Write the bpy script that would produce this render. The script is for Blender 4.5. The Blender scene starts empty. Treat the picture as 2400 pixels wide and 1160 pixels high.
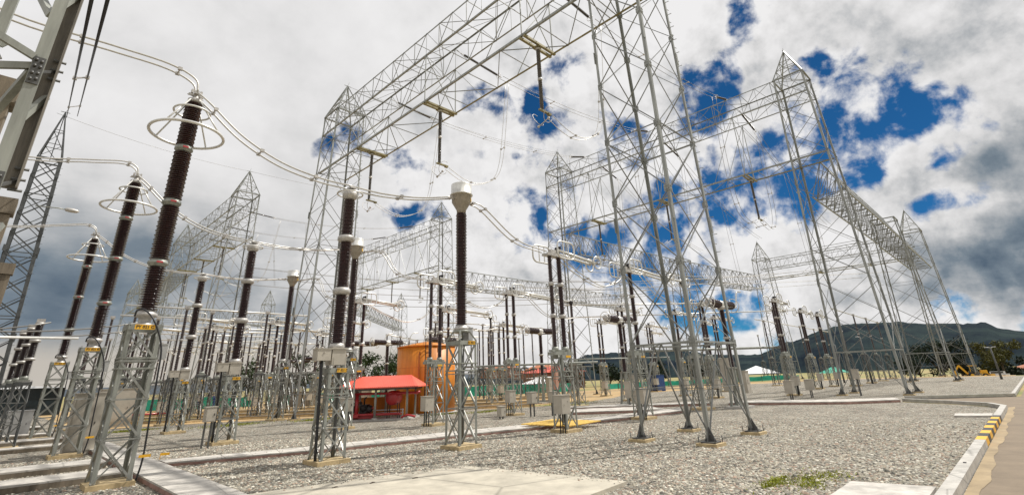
import bpy, math, random
from mathutils import Vector, Matrix
rnd = random.Random(7)
sc = bpy.context.scene
C = sc.collection
S = 1.25            # metres per layout unit
PI = math.pi

# ---------------------------------------------------------------- camera
cam = bpy.data.cameras.new("camera")
camo = bpy.data.objects.new("camera", cam)
C.objects.link(camo)
sc.camera = camo
cam.sensor_width = 36.0
cam.lens = 36.0 * 1145.0 / 2400.0
cam.shift_y = -140.0 / 2400.0
cam.clip_start = 0.05
cam.clip_end = 6000
TH = math.atan(444 / 1145.0); ROLL = math.atan(115 / 2920.0); AZ = math.radians(45.4)
FW = Vector((math.sin(AZ) * math.cos(TH), math.cos(AZ) * math.cos(TH), math.sin(TH)))
R0 = Vector((math.cos(AZ), -math.sin(AZ), 0.0)); U0 = R0.cross(FW)
RT = R0 * math.cos(ROLL) - U0 * math.sin(ROLL)
UP = R0 * math.sin(ROLL) + U0 * math.cos(ROLL)
CAMZ = 1.7
camo.matrix_world = Matrix(((RT.x, UP.x, -FW.x, 0), (RT.y, UP.y, -FW.y, 0), (RT.z, UP.z, -FW.z, CAMZ * S), (0, 0, 0, 1)))

# ---------------------------------------------------------------- render / exposure
sc.render.resolution_x = 1024; sc.render.resolution_y = 494
sc.view_settings.view_transform = 'Standard'
sc.view_settings.look = 'None'
sc.view_settings.exposure = 0.0
sc.view_settings.gamma = 1.0

SUN_EL = math.radians(56); SUN_DIR = Vector((0.93, -0.36, 0)).normalized()
sund = Vector((SUN_DIR.x * math.cos(SUN_EL), SUN_DIR.y * math.cos(SUN_EL), math.sin(SUN_EL)))

# ---------------------------------------------------------------- world: blue sky with broken cloud
HOLES = [(0.801,0.192,0.567,0.033),(0.786,0.193,0.587,0.022),(0.812,0.242,0.532,0.034),(0.818,0.292,0.495,0.047),(0.83,0.312,0.463,0.039),(0.667,0.503,0.549,0.046),(0.647,0.563,0.514,0.03),(0.673,0.572,0.469,0.051),(0.551,0.64,0.536,0.033),(0.594,0.613,0.521,0.03),(0.492,0.771,0.405,0.038),(0.530,0.786,0.318,0.034),(0.507,0.802,0.303,0.022),(0.556,0.77,0.325,0.026),(0.48,0.82,0.33,0.02),(0.903,0.06,0.426,0.055),(0.902,0.094,0.422,0.033),(0.916,0.043,0.4,0.038),(0.929,-0.001,0.369,0.036),(0.935,0.042,0.352,0.043),(0.93,0.092,0.355,0.051),(0.928,0.137,0.348,0.059),(0.942,0.13,0.31,0.045),(0.921,0.19,0.341,0.055),(0.906,0.295,0.304,0.058),(0.903,0.332,0.272,0.044),(0.928,0.24,0.285,0.049),(0.874,0.348,0.338,0.031),(0.798,0.427,0.425,0.049),(0.771,0.468,0.432,0.042),(0.85,0.468,0.243,0.063),(0.87,0.448,0.208,0.068),(0.824,0.524,0.216,0.064),(0.89,0.434,0.142,0.058),(0.776,0.593,0.214,0.049),(0.907,0.406,0.108,0.06),(0.925,0.37,0.09,0.05),(0.937,0.334,0.102,0.04),(0.948,-0.034,0.318,0.028),(0.956,0.003,0.292,0.023),(0.972,0.042,0.231,0.028),(0.974,0.007,0.228,0.027),(0.388,0.819,0.423,0.04),(0.852,0.421,0.311,0.04),(0.714,0.62,0.326,0.034),(0.875,0.12,0.469,0.021),(0.952,0.305,0.027,0.024),(0.996,0.062,0.061,0.025),(0.998,0.008,0.055,0.02),(0.76,0.597,0.257,0.034),(0.847,0.319,0.426,0.047)]
DARK = [(0.049,0.991,0.121,0.135),(0.137,0.981,0.139,0.12),(0.241,0.964,0.116,0.108),(0.128,0.964,0.21,0.06),(-0.003,0.986,0.166,0.057),(0.987,-0.006,0.162,0.075),(0.99,0.041,0.133,0.055),(0.34,0.936,0.089,0.075),(0.963,-0.037,0.266,0.063)]
w = bpy.data.worlds.new("World"); sc.world = w; w.use_nodes = True
nt = w.node_tree; N = nt.nodes; L = nt.links; N.clear()
def wn(t, **k):
    n = N.new(t)
    for a, b in k.items(): setattr(n, a, b)
    return n
def wmath(op, a, b=None, clamp=False):
    n = wn('ShaderNodeMath', operation=op, use_clamp=clamp)
    for i, v in enumerate((a, b)):
        if v is None: continue
        if isinstance(v, (int, float)): n.inputs[i].default_value = v
        else: L.new(v, n.inputs[i])
    return n.outputs[0]
tc = wn('ShaderNodeTexCoord')
sep = wn('ShaderNodeSeparateXYZ'); L.new(tc.outputs['Generated'], sep.inputs[0])
zc = wmath('ADD', wmath('MAXIMUM', sep.outputs[2], 0.0), 0.16)
cx = wmath('DIVIDE', sep.outputs[0], zc); cy = wmath('DIVIDE', sep.outputs[1], zc)
comb = wn('ShaderNodeCombineXYZ'); L.new(cx, comb.inputs[0]); L.new(cy, comb.inputs[1])
def noise(vec, scale, detail, rough, dist=0.0, off=0.0):
    n = wn('ShaderNodeTexNoise'); n.inputs['Scale'].default_value = scale; n.inputs['Detail'].default_value = detail
    n.inputs['Roughness'].default_value = rough; n.inputs['Distortion'].default_value = dist
    if off:
        a = wn('ShaderNodeVectorMath', operation='ADD'); L.new(vec, a.inputs[0]); a.inputs[1].default_value = (off, off * .7, off * .3)
        vec = a.outputs[0]
    L.new(vec, n.inputs['Vector']); return n.outputs['Fac']
def blobs(lst, k=1.0, soft=1.9, warp=None):
    acc = None
    for x, y, z, r in lst:
        d = wn('ShaderNodeVectorMath', operation='DISTANCE'); L.new(warp, d.inputs[0]); d.inputs[1].default_value = (x, y, z)
        m = wn('ShaderNodeMapRange', interpolation_type='SMOOTHSTEP'); L.new(d.outputs['Value'], m.inputs[0])
        m.inputs[1].default_value = 0.0; m.inputs[2].default_value = r * soft; m.inputs[3].default_value = k; m.inputs[4].default_value = 0.0
        acc = m.outputs[0] if acc is None else wmath('ADD' if k < 1.0 else 'MAXIMUM', acc, m.outputs[0])
    return acc
# warp the direction a little so cloud edges are ragged
nz = wn('ShaderNodeTexNoise'); nz.inputs['Scale'].default_value = 9.0; nz.inputs['Detail'].default_value = 5; L.new(tc.outputs['Generated'], nz.inputs['Vector'])
sub = wn('ShaderNodeVectorMath', operation='SUBTRACT'); L.new(nz.outputs['Color'], sub.inputs[0]); sub.inputs[1].default_value = (.5, .5, .5)
scl = wn('ShaderNodeVectorMath', operation='SCALE'); L.new(sub.outputs[0], scl.inputs[0]); scl.inputs['Scale'].default_value = 0.13
add = wn('ShaderNodeVectorMath', operation='ADD'); L.new(tc.outputs['Generated'], add.inputs[0]); L.new(scl.outputs[0], add.inputs[1])
warp = add.outputs[0]
hole = wmath('MINIMUM', wmath('ADD', blobs(HOLES, 0.90, 1.78, warp), blobs([(0.70, 0.62, 0.36, 0.17), (0.93, 0.2, 0.3, 0.12)], 0.30, 1.9, warp)), 1.05)
dark = blobs(DARK, 1.0, 2.0, warp)
n_edge = noise(tc.outputs['Generated'], 17.0, 12, 0.58, 0.15)
n_big = noise(comb.outputs[0], 1.3, 8, 0.6, 0.2, 3.1)
n_fine = noise(tc.outputs['Generated'], 5.5, 9, 0.62, 0.4, 1.7)
# relief: compare the noise with itself a little way toward the sun, so billows have lit and shaded sides
offn = wn('ShaderNodeVectorMath', operation='ADD'); L.new(tc.outputs['Generated'], offn.inputs[0]); offn.inputs[1].default_value = tuple(sund * 0.022)
n_r1 = noise(tc.outputs['Generated'], 8.5, 9, 0.56, 0.1, .9); n_r2 = noise(offn.outputs[0], 8.5, 9, 0.56, 0.1, .9)
sidem = wn('ShaderNodeMapRange', interpolation_type='SMOOTHSTEP'); L.new(sep.outputs[0], sidem.inputs[0])
sidem.inputs[1].default_value = 0.30; sidem.inputs[2].default_value = 0.72; sidem.inputs[3].default_value = 0.10; sidem.inputs[4].default_value = 1.0
n_soft = noise(tc.outputs['Generated'], 3.2, 7, 0.52, 0.3, 5.3)
relief = wmath('MULTIPLY', wmath('SUBTRACT', n_r1, n_r2), sidem.outputs[0])
# blue amount
e1 = wmath('MULTIPLY', wmath('SUBTRACT', n_edge, 0.5), 5.2)
blue = wmath('ADD', hole, wmath('MULTIPLY', e1, -0.72))
mr = wn('ShaderNodeMapRange', interpolation_type='SMOOTHSTEP'); L.new(blue, mr.inputs[0]); mr.inputs[1].default_value = 0.34; mr.inputs[2].default_value = 1.22
gate = wn('ShaderNodeMapRange', interpolation_type='SMOOTHSTEP'); L.new(hole, gate.inputs[0]); gate.inputs[1].default_value = 0.05; gate.inputs[2].default_value = 0.3
bluef = wmath('MULTIPLY', mr.outputs[0], gate.outputs[0])
# cloud tone
tone = wmath('ADD', wmath('MULTIPLY', wmath('SUBTRACT', n_big, 0.5), 0.75), wmath('ADD', wmath('MULTIPLY', wmath('MULTIPLY', wmath('SUBTRACT', n_fine, 0.5), 0.75), sidem.outputs[0]), wmath('MULTIPLY', wmath('SUBTRACT', n_soft, 0.5), 0.9)))
tone = wmath('ADD', tone, wmath('MULTIPLY', wmath('MULTIPLY', wmath('SUBTRACT', n_edge, 0.5), 0.35), sidem.outputs[0]))
tone = wmath('ADD', tone, wmath('MULTIPLY', relief, 1.5))
tone = wmath('ADD', tone, 0.86)
tone = wmath('ADD', tone, wmath('MULTIPLY', hole, 0.16))
tone = wmath('SUBTRACT', tone, wmath('MULTIPLY', dark, 0.58))
ramp = wn('ShaderNodeValToRGB'); L.new(tone, ramp.inputs[0])
els = ramp.color_ramp.elements
els[0].position = 0.0; els[0].color = (0.10, 0.145, 0.20, 1)
els[1].position = 1.0; els[1].color = (0.94, 0.93, 0.93, 1)
for p, c in ((0.25, (0.21, 0.26, 0.31, 1)), (0.5, (0.46, 0.48, 0.50, 1)), (0.72, (0.74, 0.735, 0.735, 1)), (0.86, (0.86, 0.85, 0.85, 1))):
    e = els.new(p); e.color = c
# pale band low over the left horizon, under the storm cloud
band = wn('ShaderNodeMapRange', interpolation_type='SMOOTHSTEP')
nb = wmath('ADD', sep.outputs[2], wmath('MULTIPLY', wmath('SUBTRACT', n_fine, 0.5), 0.06)); L.new(nb, band.inputs[0])
band.inputs[1].default_value = 0.045; band.inputs[2].default_value = 0.10; band.inputs[3].default_value = 1.0; band.inputs[4].default_value = 0.0
side = wn('ShaderNodeMapRange', interpolation_type='SMOOTHSTEP'); L.new(sep.outputs[0], side.inputs[0])
side.inputs[1].default_value = 0.45; side.inputs[2].default_value = 0.8; side.inputs[3].default_value = 0.9; side.inputs[4].default_value = 0.0
bandf = wmath('MULTIPLY', band.outputs[0], side.outputs[0])
mixb = wn('ShaderNodeMix', data_type='RGBA'); L.new(bandf, mixb.inputs[0]); L.new(ramp.outputs[0], mixb.inputs[6]); mixb.inputs[7].default_value = (0.62, 0.57, 0.50, 1)
sky = wn('ShaderNodeTexSky', sky_type='NISHITA', sun_disc=False, sun_elevation=SUN_EL, sun_rotation=math.atan2(SUN_DIR.x, SUN_DIR.y), altitude=2600.0, air_density=1.0, dust_density=0.3, ozone_density=2.5)
skm = wn('ShaderNodeMix', data_type='RGBA', blend_type='MULTIPLY'); skm.inputs[0].default_value = 1.0
L.new(sky.outputs[0], skm.inputs[6]); skm.inputs[7].default_value = (0.12, 0.45, 0.66, 1)
sks = wn('ShaderNodeVectorMath', operation='SCALE'); L.new(skm.outputs[2], sks.inputs[0]); sks.inputs['Scale'].default_value = 0.9
cls = wn('ShaderNodeVectorMath', operation='SCALE'); L.new(mixb.outputs[2], cls.inputs[0]); cls.inputs['Scale'].default_value = 9.2
mix = wn('ShaderNodeMix', data_type='RGBA'); L.new(bluef, mix.inputs[0]); L.new(cls.outputs[0], mix.inputs[6]); L.new(sks.outputs[0], mix.inputs[7])
bg = wn('ShaderNodeBackground'); L.new(mix.outputs[2], bg.inputs[0]); bg.inputs[1].default_value = 0.10
wo = wn('ShaderNodeOutputWorld'); L.new(bg.outputs[0], wo.inputs[0])

sun = bpy.data.lights.new("sun", 'SUN'); sun.energy = 4.7; sun.angle = math.radians(0.6); sun.color = (1.0, 0.96, 0.90)
suno = bpy.data.objects.new("sun", sun); C.objects.link(suno)
suno.rotation_euler = (-sund).to_track_quat('-Z', 'Y').to_euler()
suno.location = (0, 0, 60)

# ---------------------------------------------------------------- materials
def newmat(name):
    m = bpy.data.materials.new(name); m.use_nodes = True
    return m, m.node_tree.nodes, m.node_tree.links, m.node_tree.nodes['Principled BSDF']
def mat(name, col, rough=.6, metal=0.0, var=0.12, scale=3.0, bump=0.0, bscale=30.0, coat=0.0, streak=False, emit=None):
    m, n, l, b = newmat(name)
    b.inputs['Roughness'].default_value = rough; b.inputs['Metallic'].default_value = metal
    if coat: b.inputs['Coat Weight'].default_value = coat; b.inputs['Coat Roughness'].default_value = .12
    t = n.new('ShaderNodeTexCoord'); g = n.new('ShaderNodeNewGeometry')
    mp = n.new('ShaderNodeMapping'); l.new(g.outputs['Position'], mp.inputs[0])
    if streak: mp.inputs['Scale'].default_value = (3, 3, .35)
    no = n.new('ShaderNodeTexNoise'); no.inputs['Scale'].default_value = scale; no.inputs['Detail'].default_value = 7; no.inputs['Roughness'].default_value = .65
    l.new(mp.outputs[0], no.inputs['Vector'])
    r = n.new('ShaderNodeValToRGB'); l.new(no.outputs['Fac'], r.inputs[0])
    r.color_ramp.elements[0].position = .3; r.color_ramp.elements[1].position = .7
    r.color_ramp.elements[0].color = tuple(max(0, c * (1 - var * 1.6)) for c in col) + (1,)
    r.color_ramp.elements[1].color = tuple(min(1, c * (1 + var)) for c in col) + (1,)
    l.new(r.outputs[0], b.inputs['Base Color'])
    if bump:
        n2 = n.new('ShaderNodeTexNoise'); n2.inputs['Scale'].default_value = bscale; n2.inputs['Detail'].default_value = 5
        l.new(g.outputs['Position'], n2.inputs['Vector'])
        bp = n.new('ShaderNodeBump'); bp.inputs['Strength'].default_value = bump; bp.inputs['Distance'].default_value = .02
        l.new(n2.outputs['Fac'], bp.inputs['Height']); l.new(bp.outputs[0], b.inputs['Normal'])
    return m
M = {}
M['galv'] = mat('galvanised_steel', (.30, .31, .275), .45, .2, .25, 2.2, streak=True)
M['galv_brace'] = mat('galvanised_brace', (.29, .295, .27), .42, .3, .2, 3.0)
M['galv_t'] = mat('tower_steel', (.30, .31, .29), .42, .3, .25, 2.0, streak=True)
M['brace_t'] = mat('tower_brace', (.22, .225, .215), .42, .35, .25, 2.0)
M['galv_dark'] = mat('shaded_steel', (.085, .09, .09), .5, .3, .2, 2.0)  # dark steel; the left edge tower's backlit shade is put into its colour
M['galv_near'] = mat('shadowed_steel', (.20, .18, .15), .55, .1, .3, 5.0, streak=True)  # near leg in shadow: the shade is painted into its steel colour
M['galv_warm'] = mat('weathered_steel', (.27, .235, .12), .5, .3, .25, 1.5)
M['galv_old'] = mat('dull_steel', (.12, .12, .115), .5, .4, .2, 2.0)
M['alu'] = mat('aluminium_tube', (.72, .71, .67), .36, .35, .1, 4)
M['cast'] = mat('cast_fitting', (.50, .48, .45), .5, .4, .18, 9)
M['porcelain'] = mat('brown_porcelain', (.034, .011, .012), .25, 0, .3, 5, coat=.45)
M['porcelain_far'] = mat('dark_porcelain', (.035, .020, .020), .3, 0, .2, 5, coat=.4)
M['porcelain_grey'] = mat('grey_insulator', (.085, .075, .07), .35, 0, .2, 5, coat=.3)
M['cast_tan'] = mat('tan_cast_head', (.33, .29, .23), .5, .1, .18, 7)
M['gutter'] = mat('yellowish_gutter', (.33, .25, .145), .85, 0, .2, 1.2)
M['wire'] = mat('conductor', (.30, .29, .27), .5, .6, .1, 9)
M['wire_light'] = mat('new_conductor', (.60, .585, .55), .42, .4, .1, 9)
M['rubber'] = mat('black_cable', (.018, .018, .02), .5, 0, .2, 9)
M['concrete'] = mat('concrete', (.46, .44, .40), .85, 0, .16, 2.3, .3, 60)
M['concrete_dark'] = mat('old_concrete', (.20, .165, .12), .9, 0, .3, 1.6, .4, 40, streak=True)
M['slab'] = mat('pale_slab', (.52, .49, .44), .8, 0, .22, 2.2, .15, 70)
M['pad'] = mat('cream_slab', (.47, .43, .345), .75, 0, .16, 1.6, .2, 45)
M['edge_red'] = mat('reddish_edge', (.36, .22, .18), .85, 0, .3, 4)
M['plinth'] = mat('yellowish_plinth', (.52, .40, .22), .8, 0, .2, 6)
M['box'] = mat('beige_enclosure', (.44, .405, .34), .45, .05, .08, 3)
M['box_grey'] = mat('grey_enclosure', (.40, .40, .39), .45, .1, .1, 3)
M['yellow'] = mat('yellow_paint', (.78, .42, .02), .5, 0, .1, 5)
M['yellow_dull'] = mat('yellow_timber', (.72, .47, .10), .7, 0, .2, 6)
M['black'] = mat('black_paint', (.02, .02, .02), .5, 0, .2, 5)
M['orange'] = mat('orange_paint', (.64, .215, .014), .5, 0, .16, 1.3, streak=True)
M['orange_dark'] = mat('rusty_orange', (.40, .11, .02), .6, 0, .2, 3)
M['red_roof'] = mat('red_roof_sheet', (.74, .13, .085), .45, 0, .06, 1.2)
M['red'] = mat('red_paint', (.42, .025, .03), .4, 0, .12, 4, coat=.3)
M['dark'] = mat('dark_machinery', (.03, .025, .025), .5, .2, .3, 8)
M['green_net'] = mat('green_netting', (.03, .42, .30), .8, 0, .25, 1.2)
M['white'] = mat('white_canvas', (.80, .80, .80), .7, 0, .05, 3)
M['teal'] = mat('green_tarpaulin', (.02, .40, .27), .7, 0, .2, 3)
M['brick'] = mat('brick_house', (.30, .14, .09), .9, 0, .25, 1)
M['tile'] = mat('terracotta_tile', (.42, .16, .08), .85, 0, .2, 2)
M['glass'] = mat('dark_glass', (.02, .03, .035), .12, 0, .1, 3)
M['blue'] = mat('blue_fabric', (.012, .05, .17), .85, 0, .2, 6)
M['shirt'] = mat('white_shirt', (.70, .64, .60), .85, 0, .08, 6)
M['skin'] = mat('skin', (.36, .19, .12), .6, 0, .08, 9)
M['hair'] = mat('hair', (.02, .015, .012), .7, 0, .2, 20)
M['tyre'] = mat('tyre_rubber', (.02, .02, .02), .85, 0, .2, 9)
M['loader'] = mat('loader_yellow', (.74, .38, .02), .45, 0, .12, 3)
M['trunk'] = mat('bark', (.10, .075, .055), .9, 0, .3, 5)
M['leaf_olive'] = mat('olive_leaves', (.085, .085, .022), .7, 0, .45, .9)
M['leaf_dark'] = mat('dark_leaves', (.018, .030, .014), .7, 0, .45, .8)
M['leaf_green'] = mat('green_leaves', (.045, .07, .025), .7, 0, .45, .8)
M['grassblade'] = mat('grass_blades', (.27, .29, .03), .7, 0, .4, 6)
M['pink'] = mat('pink_enclosure', (.50, .28, .20), .5, 0, .1, 3)

def gravel_mat(name, scale, cols, bump=1.0):
    m, n, l, b = newmat(name)
    b.inputs['Roughness'].default_value = .88
    g = n.new('ShaderNodeNewGeometry')
    v = n.new('ShaderNodeTexVoronoi'); v.inputs['Scale'].default_value = scale; v.inputs['Randomness'].default_value = 1
    l.new(g.outputs['Position'], v.inputs['Vector'])
    sp = n.new('ShaderNodeSeparateColor'); l.new(v.outputs['Color'], sp.inputs[0])
    r = n.new('ShaderNodeValToRGB'); l.new(sp.outputs[0], r.inputs[0])
    r.color_ramp.interpolation = 'CONSTANT'
    el = r.color_ramp.elements
    el[0].position = 0; el[0].color = cols[0] + (1,); el[1].position = 1 / len(cols); el[1].color = cols[1] + (1,)
    for i in range(2, len(cols)):
        e = el.new(i / len(cols)); e.color = cols[i] + (1,)
    # shade in the crevices between stones, painted into the colour
    v2 = n.new('ShaderNodeTexVoronoi'); v2.feature = 'DISTANCE_TO_EDGE'; v2.inputs['Scale'].default_value = scale
    l.new(g.outputs['Position'], v2.inputs['Vector'])
    mr = n.new('ShaderNodeMapRange'); l.new(v2.outputs['Distance'], mr.inputs[0]); mr.inputs[1].default_value = 0.0; mr.inputs[2].default_value = .16; mr.inputs[3].default_value = .5; mr.inputs[4].default_value = 1.0
    # slow dusty / dirty patches
    no = n.new('ShaderNodeTexNoise'); no.inputs['Scale'].default_value = .55; no.inputs['Detail'].default_value = 8; no.inputs['Roughness'].default_value = .7
    l.new(g.outputs['Position'], no.inputs['Vector'])
    mr2 = n.new('ShaderNodeMapRange'); l.new(no.outputs['Fac'], mr2.inputs[0]); mr2.inputs[1].default_value = .3; mr2.inputs[2].default_value = .7; mr2.inputs[3].default_value = .62; mr2.inputs[4].default_value = 1.15
    mu = n.new('ShaderNodeMath'); mu.operation = 'MULTIPLY'; l.new(mr.outputs[0], mu.inputs[0]); l.new(mr2.outputs[0], mu.inputs[1])
    mx = n.new('ShaderNodeVectorMath'); mx.operation = 'SCALE'; l.new(r.outputs[0], mx.inputs[0]); l.new(mu.outputs[0], mx.inputs['Scale'])
    l.new(mx.outputs[0], b.inputs['Base Color'])
    bp = n.new('ShaderNodeBump'); bp.inputs['Strength'].default_value = bump; bp.inputs['Distance'].default_value = .03
    sm = n.new('ShaderNodeMapRange'); l.new(v2.outputs['Distance'], sm.inputs[0]); sm.inputs[1].default_value = 0; sm.inputs[2].default_value = .35
    l.new(sm.outputs[0], bp.inputs['Height']); l.new(bp.outputs[0], b.inputs['Normal'])
    return m
GC = [(.26, .24, .19), (.46, .425, .335), (.33, .305, .245), (.64, .605, .51), (.12, .115, .095), (.43, .38, .29), (.38, .275, .205), (.52, .485, .395)]
M['gravel'] = gravel_mat('gravel_bed', 16.5, GC)
def stone_mat():
    m, n, l, b = newmat('gravel_stone'); b.inputs['Roughness'].default_value = .85
    g = n.new('ShaderNodeNewGeometry'); r = n.new('ShaderNodeValToRGB'); l.new(g.outputs['Random Per Island'], r.inputs[0])
    r.color_ramp.interpolation = 'CONSTANT'; el = r.color_ramp.elements
    el[0].position = 0; el[0].color = GC[0] + (1,); el[1].position = .125; el[1].color = GC[1] + (1,)
    for i in range(2, 8): e = el.new(i / 8); e.color = GC[i] + (1,)
    l.new(r.outputs[0], b.inputs['Base Color']); return m
M['stone'] = stone_mat()
def two_tone(name, c1, c2, scale, rough=.9, lo=.42, hi=.58, bump=.3, detail=9):
    m, n, l, b = newmat(name); b.inputs['Roughness'].default_value = rough
    g = n.new('ShaderNodeNewGeometry'); no = n.new('ShaderNodeTexNoise'); no.inputs['Scale'].default_value = scale; no.inputs['Detail'].default_value = detail; no.inputs['Roughness'].default_value = .7
    l.new(g.outputs['Position'], no.inputs['Vector'])
    r = n.new('ShaderNodeValToRGB'); l.new(no.outputs['Fac'], r.inputs[0]); r.color_ramp.elements[0].position = lo; r.color_ramp.elements[1].position = hi
    r.color_ramp.elements[0].color = c1 + (1,); r.color_ramp.elements[1].color = c2 + (1,)
    l.new(r.outputs[0], b.inputs['Base Color'])
    bp = n.new('ShaderNodeBump'); bp.inputs['Strength'].default_value = bump; bp.inputs['Distance'].default_value = .05
    l.new(no.outputs['Fac'], bp.inputs['Height']); l.new(bp.outputs[0], b.inputs['Normal'])
    return m
M['field'] = two_tone('dry_field', (.34, .24, .10), (.17, .19, .055), .12)
M['dirt'] = two_tone('bare_earth', (.45, .29, .12), (.36, .27, .15), .5)
def weather(k, edge, scale, amt):
    # hairline cracks and blotchy stains on a cast surface
    m = M[k]; n = m.node_tree.nodes; l = m.node_tree.links; b = n['Principled BSDF']; g = n.new('ShaderNodeNewGeometry')
    src = b.inputs['Base Color'].links[0].from_socket
    v = n.new('ShaderNodeTexVoronoi'); v.feature = 'DISTANCE_TO_EDGE'; v.inputs['Scale'].default_value = edge; l.new(g.outputs['Position'], v.inputs['Vector'])
    mr = n.new('ShaderNodeMapRange'); l.new(v.outputs['Distance'], mr.inputs[0]); mr.inputs[2].default_value = .012; mr.inputs[3].default_value = .62
    no = n.new('ShaderNodeTexNoise'); no.inputs['Scale'].default_value = scale; no.inputs['Detail'].default_value = 9; no.inputs['Roughness'].default_value = .72; l.new(g.outputs['Position'], no.inputs['Vector'])
    m2 = n.new('ShaderNodeMapRange'); l.new(no.outputs['Fac'], m2.inputs[0]); m2.inputs[1].default_value = .32; m2.inputs[2].default_value = .5; m2.inputs[3].default_value = amt
    mu = n.new('ShaderNodeMath'); mu.operation = 'MULTIPLY'; l.new(mr.outputs[0], mu.inputs[0]); l.new(m2.outputs[0], mu.inputs[1])
    sc_ = n.new('ShaderNodeVectorMath'); sc_.operation = 'SCALE'; l.new(src, sc_.inputs[0]); l.new(mu.outputs[0], sc_.inputs['Scale']); l.new(sc_.outputs[0], b.inputs['Base Color'])
weather('pad', .22, 1.4, .82); weather('slab', .5, 2.6, .78); weather('concrete', .6, 3.0, .78); weather('plinth', .9, 4.0, .72)
M['road'] = two_tone('tan_road', (.155, .118, .078), (.215, .165, .11), 1.1, .85, .35, .65, .2)
M['hill'] = two_tone('wooded_hill', (.006, .012, .020), (.024, .038, .038), .022, .95, .4, .62, 1.0, 12)  # bluish haze put into the base colours of the hill
M['hill'].node_tree.nodes['Principled BSDF'].inputs['Specular IOR Level'].default_value = .03
for k_ in ('leaf_olive', 'leaf_dark', 'leaf_green', 'grassblade'): M[k_].node_tree.nodes['Principled BSDF'].inputs['Specular IOR Level'].default_value = .15
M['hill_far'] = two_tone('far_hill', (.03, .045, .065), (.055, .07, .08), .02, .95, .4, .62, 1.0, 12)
M['moss'] = two_tone('mossy_strip', (.22, .24, .03), (.36, .31, .18), 1.6)

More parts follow.
